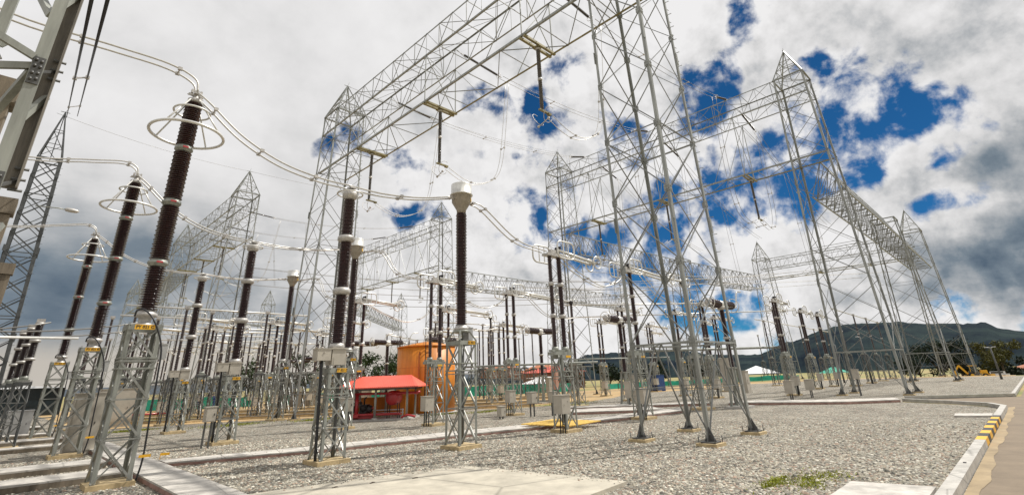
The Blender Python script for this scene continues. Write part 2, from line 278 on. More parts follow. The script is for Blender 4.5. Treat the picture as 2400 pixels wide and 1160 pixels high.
# ---------------------------------------------------------------- mesh builder (layout units in, metres out)
class MB:
    def __init__(s): s.v = []; s.f = []; s.sm = []; s.mi = []; s.cm = 0
    def _add(s, vs, fs, smooth=False):
        o = len(s.v); s.v += vs
        for f in fs: s.f.append(tuple(i + o for i in f)); s.sm.append(smooth); s.mi.append(s.cm)
    def box(s, c, d, rz=0.0):
        x, y, z = c; a, b, h = d[0] / 2, d[1] / 2, d[2] / 2; cs, sn = math.cos(rz), math.sin(rz); vs = []
        for dz in (-h, h):
            for dx, dy in ((-a, -b), (a, -b), (a, b), (-a, b)): vs.append((x + dx * cs - dy * sn, y + dx * sn + dy * cs, z + dz))
        s._add(vs, [(3, 2, 1, 0), (4, 5, 6, 7), (0, 1, 5, 4), (1, 2, 6, 5), (2, 3, 7, 6), (3, 0, 4, 7)]); return s
    def prism(s, poly, z0, z1):
        n = len(poly); vs = [(p[0], p[1], z0) for p in poly] + [(p[0], p[1], z1) for p in poly]
        a = sum(poly[i][0] * poly[(i + 1) % n][1] - poly[(i + 1) % n][0] * poly[i][1] for i in range(n))
        if a < 0: vs = [(p[0], p[1], z0) for p in poly[::-1]] + [(p[0], p[1], z1) for p in poly[::-1]]
        s._add(vs, [tuple(range(n))[::-1], tuple(range(n, 2 * n))] + [(i, (i + 1) % n, n + (i + 1) % n, n + i) for i in range(n)]); return s
    def _frame(s, p, q, ref=None):
        d = Vector(q) - Vector(p); ln = d.length; d.normalize()
        r = Vector(ref) if ref else Vector((0, 0, 1))
        if abs(d.dot(r)) > .95: r = Vector((1, 0, 0)) if abs(d.x) < .9 else Vector((0, 1, 0))
        a = d.cross(r).normalized(); b = a.cross(d); return d, a, b, ln
    def bar(s, p, q, w, h=None, ref=None):
        h = h or w; d, a, b, ln = s._frame(p, q, ref); vs = []
        for e in (Vector(p), Vector(q)):
            for i, j in ((-1, -1), (1, -1), (1, 1), (-1, 1)): vs.append(tuple(e + a * (i * w / 2) + b * (j * h / 2)))
        s._add(vs, [(0, 1, 2, 3), (7, 6, 5, 4), (0, 4, 5, 1), (1, 5, 6, 2), (2, 6, 7, 3), (3, 7, 4, 0)]); return s
    def angle(s, p, q, w, t=None, da=(1, 0, 0), db=(0, 1, 0)):
        # L-section: flanges along directions da and db from the corner line p-q
        t = t or w * .14; d = (Vector(q) - Vector(p)).normalized()
        a = Vector(da); a = (a - d * a.dot(d)).normalized(); b = Vector(db); b = (b - d * b.dot(d)); b = (b - a * b.dot(a)).normalized()
        prof = [(0, 0), (w, 0), (w, t), (t, t), (t, w), (0, w)]; vs = []
        for e in (Vector(p), Vector(q)):
            for u, v_ in prof: vs.append(tuple(e + a * u + b * v_))
        fs = [(i, (i + 1) % 6, 6 + (i + 1) % 6, 6 + i) for i in range(6)] + [(0, 3, 2, 1), (0, 5, 4, 3), (6, 7, 8, 9), (6, 9, 10, 11)]
        s._add(vs, fs); return s
    def tube(s, pts, r, n=8, closed=False, cap=True):
        P = [Vector(p) for p in pts]; m = len(P); vs = []; prev = None
        for i in range(m):
            if closed: d = P[(i + 1) % m] - P[i - 1]
            else: d = P[min(i + 1, m - 1)] - P[max(i - 1, 0)]
            d.normalize()
            if prev is None:
                rf = Vector((0, 0, 1)) if abs(d.z) < .9 else Vector((1, 0, 0)); a = d.cross(rf).normalized()
            else: a = (prev - d * prev.dot(d)).normalized()
            prev = a; b = d.cross(a)
            rr = r[i] if isinstance(r, (list, tuple)) else r
            for k in range(n):
                t = 2 * PI * k / n; vs.append(tuple(P[i] + (a * math.cos(t) + b * math.sin(t)) * rr))
        fs = []
        for i in range(m if closed else m - 1):
            j = (i + 1) % m
            for k in range(n): fs.append((i * n + k, i * n + (k + 1) % n, j * n + (k + 1) % n, j * n + k))
        if cap and not closed: fs += [tuple(range(n))[::-1], tuple(range((m - 1) * n, m * n))]
        s._add(vs, fs, True); return s
    def lathe(s, prof, n=16, o=(0, 0, 0), axis=(0, 0, 1), smooth=True):
        # prof: (radius, height) pairs along the axis
        d = Vector(axis).normalized(); rf = Vector((0, 0, 1)) if abs(d.z) < .9 else Vector((1, 0, 0))
        a = rf.cross(d).normalized(); b = d.cross(a); vs = []
        for r, h in prof:
            for k in range(n):
                t = 2 * PI * k / n; vs.append(tuple(Vector(o) + d * h + (a * math.cos(t) + b * math.sin(t)) * r))
        fs = []
        for i in range(len(prof) - 1):
            for k in range(n): fs.append((i * n + k, i * n + (k + 1) % n, (i + 1) * n + (k + 1) % n, (i + 1) * n + k))
        fs += [tuple(range(n))[::-1], tuple(range((len(prof) - 1) * n, len(prof) * n))]
        s._add(vs, fs, smooth); return s
    def ring(s, c, R, r, axis=(0, 0, 1), n=32, m=6, squash=1.0):
        d = Vector(axis).normalized(); rf = Vector((0, 0, 1)) if abs(d.z) < .9 else Vector((1, 0, 0))
        a = rf.cross(d).normalized(); b = d.cross(a)
        return s.tube([tuple(Vector(c) + a * (math.cos(2 * PI * i / n) * R) + b * (math.sin(2 * PI * i / n) * R * squash)) for i in range(n)], r, m, True)
    def quad(s, a, b, c, d): s._add([a, b, c, d], [(0, 1, 2, 3)]); return s
    def sphere(s, c, r, n=12, m=8):
        pr = [(max(.001, r * math.sin(PI * i / m)), -r * math.cos(PI * i / m)) for i in range(m + 1)]
        return s.lathe(pr, n, c)
    def mesh(s, name, mats):
        me = bpy.data.meshes.new(name); me.from_pydata([(x * S, y * S, z * S) for x, y, z in s.v], [], s.f)
        if not isinstance(mats, (list, tuple)): mats = [mats]
        for k in mats: me.materials.append(M[k] if isinstance(k, str) else k)
        me.polygons.foreach_set('use_smooth', s.sm); me.polygons.foreach_set('material_index', s.mi); me.update(); return me

def link(name, me, parent=None, loc=(0, 0, 0), rz=0.0):
    o = bpy.data.objects.new(name, me); C.objects.link(o)
    o.location = (loc[0] * S, loc[1] * S, loc[2] * S); o.rotation_euler = (0, 0, rz)
    if parent: o.parent = parent
    return o
def part(name, mb, mats, parent, loc=(0, 0, 0), rz=0.0):
    me = mb.mesh(name, mats) if isinstance(mb, MB) else mb
    return link(name, me, parent, loc, rz)
def tag(o, label, cat, group=None):
    o['label'] = label; o['category'] = cat
    if group: o['group'] = group
    return o
def thing(name, label, cat, loc=(0, 0, 0), rz=0.0, group=None):
    return tag(link(name, None, None, loc, rz), label, cat, group)
def single(name, mb, mats, label, cat, loc=(0, 0, 0), rz=0.0, group=None):
    return tag(part(name, mb, mats, None, loc, rz), label, cat, group)
def struct(name, mb, mats, kind='structure'):
    o = part(name, mb, mats, None); o['kind'] = kind; return o
def copy_thing(root, loc, label, rz=None, group=None):
    r = root.copy(); C.objects.link(r); r.location = (loc[0] * S, loc[1] * S, loc[2] * S)
    if rz is not None: r.rotation_euler = (0, 0, rz)
    r['label'] = label
    if group: r['group'] = group
    for ch in root.children:
        c = ch.copy(); C.objects.link(c); c.parent = r
        for g in ch.children:
            d = g.copy(); C.objects.link(d); d.parent = c
    return r
def px(x, y, z):
    d = Vector((x, y, z - CAMZ)); q = d.dot(FW); return 1200 + 1145 * d.dot(RT) / q
def lettering(name, txt, size, mat_, parent, loc, rot):
    cu = bpy.data.curves.new(name, 'FONT'); cu.body = txt; cu.size = size * S; cu.align_x = 'CENTER'; cu.align_y = 'CENTER'; cu.extrude = .001; cu.offset = .0035 * S * size / .1
    tmp = bpy.data.objects.new('tmp', cu); C.objects.link(tmp); bpy.context.view_layer.update()
    me = bpy.data.meshes.new_from_object(tmp.evaluated_get(bpy.context.evaluated_depsgraph_get())); me.name = name
    bpy.data.objects.remove(tmp); me.materials.clear(); me.materials.append(M[mat_])
    o = bpy.data.objects.new(name, me); C.objects.link(o); o.parent = parent
    o.location = tuple(v * S for v in loc); o.rotation_euler = rot; return o
def lerp(a, b, t): return tuple(a[i] + (b[i] - a[i]) * t for i in range(min(len(a), len(b))))
def sag(p, q, drop, n=12):
    return [(p[0] + (q[0] - p[0]) * t, p[1] + (q[1] - p[1]) * t, p[2] + (q[2] - p[2]) * t - drop * 4 * t * (1 - t)) for t in [i / n for i in range(n + 1)]]
def smoothpath(pts, n=6):
    out = []; P = [Vector(p) for p in pts]; P = [P[0] * 2 - P[1]] + P + [P[-1] * 2 - P[-2]]
    for i in range(1, len(P) - 2):
        for k in range(n):
            t = k / n; a, b, c, d = P[i - 1], P[i], P[i + 1], P[i + 2]
            out.append(tuple(.5 * ((2 * b) + (c - a) * t + (2 * a - 5 * b + 4 * c - d) * t * t + (3 * b - a - 3 * c + d) * t ** 3)))
    out.append(tuple(P[-2])); return out

# ================================================================ SETTING
def sheet(name, poly, z, m, kind='structure'):
    b = MB(); b._add([(x, y, z) for x, y in poly], [tuple(range(len(poly)))]); return struct(name, b, m, kind)

# terrain: yard level, then falling gently away beyond X = 72
tb = MB(); xs = [-60, -20, 0, 20, 40, 60, 70, 76, 84, 95, 110, 140, 200, 300, 600, 1200]; ys = [-500, -200, -80, -30, 0, 30, 80, 150, 300, 600, 1200]
def tz(x, y): return -0.02 - max(0.0, min(1.0, (x - 76) / 60)) * 1.9
vs = [(x, y, tz(x, y)) for y in ys for x in xs]; nx = len(xs)
tb._add(vs, [(j * nx + i, j * nx + i + 1, (j + 1) * nx + i + 1, (j + 1) * nx + i) for j in range(len(ys) - 1) for i in range(nx - 1)], True)
struct('terrain', tb, 'field')
sheet('gravel_yard', [(-30, -2.6), (25.6, -2.6), (25.6, 1.4), (26.6, 1.45), (28.2, 2.75), (29.8, 4.9), (32.1, 4.95), (34.6, 1.2), (73, 1.1), (74, 16), (62, 24), (48, 29), (34, 32), (26, 40), (17.5, 47.5), (14, 60), (12, 80), (-30, 80)], 0.0, 'gravel')
sheet('earth_strip', [(74, 2), (77, 2), (78, 20), (66, 30), (52, 36), (40, 42), (32, 52), (24, 62), (18, 80), (12, 80), (14, 60), (17.5, 47.5), (26, 40), (34, 32), (48, 29), (62, 24), (74, 16)], -0.012, 'dirt')
sheet('road', [(-12, 1.16), (24.8, 1.16), (26.8, 1.22), (28.6, 2.5), (30.2, 4.6), (31.7, 4.75), (34.3, 1.0), (75, .9), (75, -5), (-12, -5)], 0.006, 'road')
sheet('road_gutter', [(-12, 1.2), (24.8, 1.2), (26.7, 1.26)] + [(27.2 - i * .1, 1.03 + .03 * math.sin(i * .11) + .02 * math.sin(i * .37 + 1) + rnd.uniform(-.006, .006)) for i in range(380)], 0.011, 'gutter')
sheet('bare_earth', [(3.6, 35), (9, 32.4), (12.8, 29.6), (16, 28.6), (20.5, 27.6), (21.8, 22.5), (27, 21.6), (33, 23), (40, 26), (50, 22.5), (60, 23), (62, 30), (48, 36), (34, 40), (26, 48), (17.5, 56), (14, 62), (3.6, 80)], 0.0035, 'dirt')
sheet('grass_verge', [(7, 38), (12, 40), (20, 30), (26, 20), (27, 20.4), (21, 31), (12, 42), (6, 41)], 0.008, 'moss')

# loose stones lying on the gravel near the camera (one uncountable mass)
gb_v = []; gb_f = []
def stone(x, y, r, z=0.0):
    o = len(gb_v); a = rnd.uniform(0, PI); sx, sy, sz = r * rnd.uniform(.8, 1.5), r * rnd.uniform(.7, 1.1), r * rnd.uniform(.4, .8); ca, sa = math.cos(a), math.sin(a)
    for dx, dy, dz in ((1, 0, 0), (.35, .9, .1), (-.7, .65, 0), (-.9, -.3, .1), (.2, -1, 0), (.25, .1, 1), (-.35, -.1, .85)):
        dx *= rnd.uniform(.8, 1.2); dy *= rnd.uniform(.8, 1.2)
        gb_v.append(((x + (dx * ca * sx - dy * sa * sy)) * S, (y + (dx * sa * sx + dy * ca * sy)) * S, (dz * sz + .002 + z) * S))
    for f in ((0, 1, 5), (1, 2, 5), (2, 6, 5), (2, 3, 6), (3, 4, 6), (4, 5, 6), (4, 0, 5)): gb_f.append(tuple(i + o for i in f))
def free(x, y):
    if 2.0 < x < 7.75 and 5.0 < y < 10.1 and y > 5.0 - (x - 3.5) * .0 : return not (y < 9.95 - (x - 3) * .22 and x < 7.31 + (9.02 - y) * .12)
    if 2.5 < x < 3.4 and y > 4: return False
    if y < 1.42: return False
    if 8.7 < x < 9.85 and 1.4 < y < 2.6: return False
    if x > 3.3:
        yf = 15.4 - (x - 3.4) * (3.9 / 18.2)
        if yf - .05 < y < yf + 1.15: return False
    return True
for i in range(78000):
    d = 3.6 + 17.0 * rnd.random() ** 1.25; a = AZ + rnd.uniform(-.95, .92)
    x, y = d * math.sin(a), d * math.cos(a)
    if not free(x, y): continue
    stone(x, y, rnd.uniform(.012, .031) * (1 if rnd.random() < .93 else 1.5))
for i in range(260):   # stones spilled over the slab edges
    t = rnd.random(); q = abs(rnd.gauss(0, .12))
    if i % 3 == 0: stone(7.33 + .42 * t - q - .03, 9.0 - 3.7 * t, rnd.uniform(.010, .022), .05)
    elif i % 3 == 1: stone(3.9 + 3.3 * t, 9.78 - .8 * t - q * .8 - .04, rnd.uniform(.010, .022), .05)
    else: x = 3.5 + 16 * t; stone(x, 15.45 - (x - 3.4) * .215 + q * .6 + .04, rnd.uniform(.010, .02), .095)
me = bpy.data.meshes.new('loose_gravel'); me.from_pydata(gb_v, [], gb_f); me.materials.append(M['stone']); me.update()
o = bpy.data.objects.new('loose_gravel', me); C.objects.link(o); o['kind'] = 'stuff'
o['label'] = 'loose grey and cream gravel stones covering the yard'

# kerb along the road, with a black and yellow painted stretch
def kerb_run(name, pts, label, m='concrete', w=.17, h=.13, lip='plinth'):
    root = thing(name, label, 'kerb', (pts[0][0], pts[0][1], 0)); o0 = pts[0]
    b = MB()
    for p, q in zip(pts[:-1], pts[1:]):
        b.bar((p[0] - o0[0], p[1] - o0[1], h / 2 + .004), (q[0] - o0[0], q[1] - o0[1], h / 2 + .004), w, h)
    part('kerbstone', b, m, root); return root
kerb_run('kerb', [(3, 1.3), (15.0, 1.3)], 'long pale concrete kerb beside the tan road at the lower right')
kerb_run('kerb', [(21.4, 1.3), (26.0, 1.3), (27.4, 1.75), (28.7, 3.0), (30.2, 4.85)], 'curved pale kerb at the road corner beyond the yellow and black blocks')
kerb_run('kerb', [(32.3, 5.1), (34.6, 1.25), (60, 1.15), (74, 1.1)], 'far kerb edging the gravel along the side road', w=.14)
kr = thing('painted_kerb', 'kerb stretch painted in yellow and black blocks beside the road', 'kerb', (15.0, 1.3, 0))
for k in range(10):
    part('yellow_block' if k % 2 == 0 else 'black_block', MB().box((.32 + k * .64, 0, .072), (.63, .17, .13)), 'yellow' if k % 2 == 0 else 'black', kr)
single('drain_cover', MB().box((0, 0, .02), (.07, .04, .01)), 'dark', 'small dark clip lying on the pale kerb', 'clip', (11.6, 1.3, .118))

# slabs
single('concrete_slab', MB().prism([(7.31, 9.02), (7.76, 5.28), (3.4, 4.9), (1.9, 10.15), (3.77, 9.82)], .0, .05), 'pad', 'wide cream concrete slab in the foreground gravel', 'slab')
single('concrete_slab', MB().prism([(8.75, 2.5), (9.62, 2.5), (9.8, 1.5), (8.0, 1.5), (7.6, 2.5)], .0, .05), 'slab', 'small pale slab at the bottom edge next to the kerb', 'slab')
single('concrete_strip', MB().prism([(23.05, 2.42), (23.35, 1.5), (22.4, 1.46), (22.1, 2.36)], .0, .05), 'slab', 'narrow pale slab alone in the gravel near the road corner', 'slab')
for x, y, a in ((5.2, 8.9, .3), (5.9, 8.6, -.2), (4.6, 9.1, .1)):
    single('dead_leaf', MB().box((0, 0, .004), (.11, .035, .006)).box((.02, .015, .008), (.05, .03, .005), .5), 'trunk', {.3: 'curled brown leaf on the cream slab, middle of three', -.2: 'curled brown leaf on the cream slab, rightmost of three', .1: 'curled brown leaf on the cream slab, leftmost of three'}[a], 'leaf', (x, y, .051), a)

# cable trenches covered with slabs
def trench(name, front, back, label, z=.13, m='slab', n=14, edge='edge_red'):
    root = thing(name, label, 'cable trench', (front[0][0], front[0][1], 0)); ox, oy = front[0]
    A = [(x - ox, y - oy) for x, y in front]; B = [(x - ox, y - oy) for x, y in back]
    poly = A + B[::-1]
    part('trench_wall', MB().prism(poly, .003, z - .035), edge, root)
    b = MB()
    # individual cover slabs
    def along(P, t):
        seg = []; tot = 0
        for p, q in zip(P[:-1], P[1:]):
            l = math.hypot(q[0] - p[0], q[1] - p[1]); seg.append(l); tot += l
        d = t * tot
        for i, l in enumerate(seg):
            if d <= l or i == len(seg) - 1: return lerp(P[i], P[i + 1], min(1, d / l))
            d -= l
    for i in range(n):
        t0, t1 = i / n + .0003, (i + 1) / n - .0003
        b.prism([along(A, t0), along(A, t1), along(B, t1), along(B, t0)], z - .032, z + rnd.uniform(-.002, .004))
    part('cover_slab', b, m, root); return root
trench('cable_trench', [(3.40, 15.46), (6.61, 14.25), (10.24, 13.46), (14.3, 12.55), (18.04, 11.85), (21.83, 11.5)], [(3.40, 16.2), (7.11, 15.1), (11.23, 14.4), (15.53, 13.4), (20.0, 12.75), (23.2, 12.4)], 'long pale slab covered cable trench crossing the gravel to the yellow boards', .095, n=30)
trench('cable_trench', [(3.33, 7.5), (3.33, 15.4), (3.38, 24), (3.38, 30)], [(2.58, 7.5), (2.58, 15.4), (2.60, 24), (2.60, 30)], 'pale boarded walkway trench beside the nearest surge arrester', .11, n=46)
for (y0, y1), lb in zip(((14.3, 15.3), (16.85, 17.9), (24.1, 24.9), (27.8, 29.0), (32.0, 33.0), (39.2, 41)), ('nearest', 'second nearest', 'third nearest', 'fourth nearest', 'fifth nearest', 'farthest')):
    trench('side_trench', [(-6, y0 + .05), (2.45, y0)], [(-6, y1 + .05), (2.45, y1)], 'dark edged low slab trench at the left edge, %s of six' % lb, .14, n=8, edge='concrete_dark')
trench('far_trench', [(26.6, 11.5), (28.0, 6.6), (29.7, 4.9)], [(28.3, 12.2), (29.7, 7.3), (31.2, 5.3)], 'narrow reddish edged trench running to the road corner on the right', .12, n=12)
trench('far_trench', [(19.3, 15.6), (22.0, 12.5)], [(20.6, 17.4), (23.6, 14.2)], 'short pale trench cover behind the yellow boards', .12, n=8)
trench('far_trench', [(21.3, 18.5), (26.5, 12.3)], [(22.2, 19.4), (27.5, 13.1)], 'reddish edged trench passing behind the front lattice tower', .12, n=10)
for i, (a, b, lb) in enumerate((((4, 39), (24, 22.5), 'nearest'), ((4, 44), (28, 24.6), 'middle'), ((4, 50), (34, 27.5), 'farthest'))):
    trench('low_kerb_trench', [a, b], [(a[0], a[1] + .6), (b[0] + .4, b[1] + .5)], 'long rusty edged concrete channel behind the left equipment, %s of three' % lb, .15, 'concrete_dark', 20, 'plinth')
yb = thing('yellow_boards', 'yellow painted boards laid over the cable trench', 'boards', (13.6, 11.1, 0))
for k in range(9):
    part('board', MB().box((1.0, .2 + k * .24, .165), (2.0, .17, .03)), 'yellow_dull', yb, (-.0 + .01 * k, 0, 0), .10)

# clumps of weeds
def weed_patch(name, spots, label, nb=260, h=.09, m='grassblade'):
    b = MB()
    for cx_, cy_, rx, ry in spots:
        for i in range(nb):
            x = cx_ + rnd.gauss(0, .5) * rx; y = cy_ + rnd.gauss(0, .5) * ry; t = rnd.uniform(0, PI); hh = h * rnd.uniform(.4, 1.1); wd = rnd.uniform(.006, .014)
            dx, dy = math.cos(t) * wd, math.sin(t) * wd; lx, ly = rnd.uniform(-.04, .04), rnd.uniform(-.04, .04)
            b._add([(x - dx, y - dy, 0), (x + dx, y + dy, 0), (x + lx, y + ly, hh)], [(0, 1, 2)])
    o = part(name, b, m, None); o['kind'] = 'stuff'; o['label'] = label; return o
weed_patch('weeds', [(9.15, 3.5, .5, .14), (9.35, 3.48, .45, .12), (9.0, 3.4, .4, .12), (9.6, 3.1, .5, .2), (9.3, 2.95, .3, .2), (9.6, 3.2, 1.0, .45), (10.2, 2.9, .5, .3)], 'yellow green weeds in the foreground gravel', 300, .035)
weed_patch('verge_weeds', [(9, 29, 1.6, 1.0), (14, 25.6, 1.8, .5), (5.2, 31, .9, .5), (20, 22, 2, .5), (12.6, 27.5, 1.2, .5), (17.5, 23.2, 1, .4), (27, 22, 2.5, 1)], 'yellow green weeds along the trench edges behind the equipment', 900, .10)

# hills
def ridge(name, prof, d0, d1, m, seed, zbase=-3):
    r = random.Random(seed); b = MB(); n = 260; rows = 9
    a0, a1 = prof[0][0], prof[-1][0]
    ph = [(r.uniform(0, 6.28), r.uniform(10, 90), r.uniform(.2, 1)) for _ in range(14)]
    vs = []
    for j in range(rows):
        f = j / (rows - 1); d = d0 + (d1 - d0) * f
        for i in range(n):
            a = a0 + (a1 - a0) * i / (n - 1)
            for (p0, h0), (p1, h1) in zip(prof[:-1], prof[1:]):
                if p0 <= a <= p1: t = (a - p0) / (p1 - p0); t = t * t * (3 - 2 * t); h = h0 + (h1 - h0) * t; break
            hh = h * d1 * math.sin(f * PI / 2) ** .8
            rough = sum(k * math.sin(a * fr * (1 + .4 * f) + p + f * 6) for p, fr, k in ph) * .10
            z = zbase + (hh + 4) * (1 if j == rows - 1 else .96) + rough * h * 120 * f * .35 + (r.uniform(-.5, 1.0) if j == rows - 1 else r.uniform(-.4, .4)) * .9 * (h > .01) + CAMZ * f
            if j == 0: z = zbase
            vs.append((math.sin(a) * d, math.cos(a) * d, z))
    fs = [(j * n + i, j * n + i + 1, (j + 1) * n + i + 1, (j + 1) * n + i) for j in range(rows - 1) for i in range(n - 1)]
    b._add(vs, fs, False); return struct(name, b, m)
def azs(l): return [(math.atan2(x, y), z) for x, y, z in l]
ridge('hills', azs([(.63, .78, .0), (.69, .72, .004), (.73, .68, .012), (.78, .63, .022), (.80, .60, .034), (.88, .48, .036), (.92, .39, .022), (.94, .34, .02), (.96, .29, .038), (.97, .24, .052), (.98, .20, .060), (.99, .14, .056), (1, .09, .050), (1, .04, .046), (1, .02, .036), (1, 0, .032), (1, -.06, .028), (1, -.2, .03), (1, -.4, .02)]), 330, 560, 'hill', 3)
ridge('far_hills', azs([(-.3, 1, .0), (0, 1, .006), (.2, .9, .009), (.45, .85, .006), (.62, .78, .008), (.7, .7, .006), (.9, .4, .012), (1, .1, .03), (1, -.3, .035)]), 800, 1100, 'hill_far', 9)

# ================================================================ LATTICE STRUCTURES
def lattice_faces(b, lo, hi, n, w, style='X', horiz=1, t0=0.0, t1=1.0):
    # lo, hi: four corners each; n panels; braces on the four faces
    for i in range(n):
        u0 = t0 + (t1 - t0) * i / n; u1 = t0 + (t1 - t0) * (i + 1) / n
        P = [lerp(lo[k], hi[k], u0) for k in range(4)]; Q = [lerp(lo[k], hi[k], u1) for k in range(4)]
        for k in range(4):
            j = (k + 1) % 4
            if style == 'X': b.bar(P[k], Q[j], w, w * .5); b.bar(P[j], Q[k], w * .5, w)
            elif style == 'Z': b.bar(*((P[k], Q[j]) if i % 2 == 0 else (P[j], Q[k])), w, w * .5)
            if horiz and i % horiz == 0 and i > 0: b.bar(P[k], P[j], w, w * .6)
def gantry_tower(ax, ay, ox, oy, ztop, zpeak, label, loc, foot=True, tx=1.0, ty=1.0, waist=2.4, peak_side=0.0, legw=.095, pegs=True, npan=7, brw=.036, gus=False):
    root = thing('lattice_tower', label, 'lattice tower', loc, 0, 'lattice gantry towers')
    sg = [(-1, -1), (1, -1), (1, 1), (-1, 1)]
    z0 = .16
    lo = [(ox + sx * ax, oy + sy * ay, z0) for sx, sy in sg]; hi = [(sx * tx, sy * ty, ztop) for sx, sy in sg]
    for (sx, sy), p, q in zip(sg, lo, hi):
        b = MB(); b.angle(p, q, legw, None, (-sx, 0, 0), (0, -sy, 0))
        for zz in (.3, .62): # splice plates with bolts
            c = lerp(p, q, zz); b.bar(lerp(p, q, zz - .012), lerp(p, q, zz + .012), legw * 1.15, .02, (0, 1, 0))
        if pegs and (sx, sy) == (1, -1):
            for i in range(60):
                c = lerp(p, q, .14 + i * .0145); b.bar(lerp(c, (0, 0, c[2]), .02), (c[0] + (.13 if i % 2 else 0), c[1] - (0 if i % 2 else .13), c[2]), .016)
        if gus:
            for i in range(npan + 1):
                c = lerp(p, q, (waist - z0) / (ztop - z0) + (1 - (waist - z0) / (ztop - z0)) * i / npan)
                b.box((c[0] - sx * .07, c[1] + sy * .004, c[2]), (.18, .012, .20)); b.box((c[0] + sx * .004, c[1] - sy * .07, c[2]), (.012, .18, .20))
                for u in (.03, .09, .14):
                    for dz in (-.05, .05): b.box((c[0] - sx * u, c[1] + sy * .012, c[2] + dz), (.022, .02, .022)); b.box((c[0] + sx * .012, c[1] - sy * u, c[2] + dz), (.02, .022, .022))
        part('leg', b, 'galv_t', root)
        f = MB(); f.prism([(p[0] - .26, p[1] - .26), (p[0] + .26, p[1] - .26), (p[0] + .26, p[1] + .26), (p[0] - .26, p[1] + .26)], 0, .07)
        fo = part('footing', f, 'plinth', root)
        g = MB(); g.box((p[0], p[1], .085), (.36, .36, .03))
        g._add([(p[0] - .15, p[1], .1), (p[0] + .15, p[1], .1), (p[0], p[1], .42), (p[0] - .15, p[1] + .02, .1), (p[0] + .15, p[1] + .02, .1), (p[0], p[1] + .02, .42)], [(0, 1, 2), (5, 4, 3), (0, 3, 4, 1), (1, 4, 5, 2), (2, 5, 3, 0)])
        g._add([(p[0], p[1] - .15, .1), (p[0], p[1] + .15, .1), (p[0], p[1], .42), (p[0] + .02, p[1] - .15, .1), (p[0] + .02, p[1] + .15, .1), (p[0] + .02, p[1], .42)], [(0, 1, 2), (5, 4, 3), (0, 3, 4, 1), (1, 4, 5, 2), (2, 5, 3, 0)])
        for u, v in ((-.2, -.2), (.2, -.2), (.2, .2), (-.2, .2)): g.tube([(p[0] + u, p[1] + v, .06), (p[0] + u, p[1] + v, .22)], .012, 6)
        part('base_plate', g, 'galv_old', fo)
    tw = (waist - z0) / (ztop - z0)
    W = [lerp(lo[k], hi[k], tw) for k in range(4)]; Hh = [lerp(lo[k], hi[k], tw * .5) for k in range(4)]
    b = MB()
    for k in range(4):
        j = (k + 1) % 4; mid = lerp(W[k], W[j], .5)
        b.bar(lerp(lo[k], hi[k], .004), mid, brw, brw * .8); b.bar(lerp(lo[j], hi[j], .004), mid, brw, brw * .8)
        m1 = lerp(lo[k], mid, .5); m2 = lerp(lo[j], mid, .5)
        b.bar(Hh[k], m1, brw * .8, brw * .5); b.bar(Hh[j], m2, brw * .8, brw * .5); b.bar(m1, lerp(W[k], W[j], .22), brw * .6, brw * .5); b.bar(m2, lerp(W[k], W[j], .78), brw * .6, brw * .5)
        b.bar(m1, m2, brw * .7, brw * .5)
    part('base_bracing', b, 'brace_t', root)
    b = MB()
    for k in range(4): b.bar(W[k], W[(k + 1) % 4], brw * 1.3, brw * 1.3)
    for k in range(4): b.bar(lerp(W[k], W[(k + 1) % 4], .5), lerp(W[(k + 1) % 4], W[(k + 2) % 4], .5), brw, brw * .7)
    part('waist_frame', b, 'galv_t', root)
    b = MB(); lattice_faces(b, lo, hi, npan, brw, 'X', 3, tw, 1.0); part('bracing', b, 'brace_t', root)
    b = MB()
    for k in range(4): b.bar(hi[k], hi[(k + 1) % 4], .09, .09)
    part('top_frame', b, 'galv_t', root)
    if zpeak:
        b = MB(); ap = (0, peak_side, zpeak)
        for k in range(4):
            b.bar(hi[k], ap, .07, .07)
            for u in (.3, .6): b.bar(lerp(hi[k], ap, u), lerp(hi[(k + 1) % 4], ap, u), .04, .03)
            b.bar(lerp(hi[k], ap, 0), lerp(hi[(k + 1) % 4], ap, .3), .04, .03); b.bar(lerp(hi[k], ap, .3), lerp(hi[(k + 1) % 4], ap, .6), .04, .03)
        b.bar((0, 0, ztop), (0, peak_side, zpeak + .05), .05); b.bar((-.25, peak_side, zpeak), (.25, peak_side, zpeak), .03); b.bar((0, peak_side, zpeak), (.1, peak_side, zpeak + .35), .02)
        part('peak', b, 'galv_t', root)
    return root
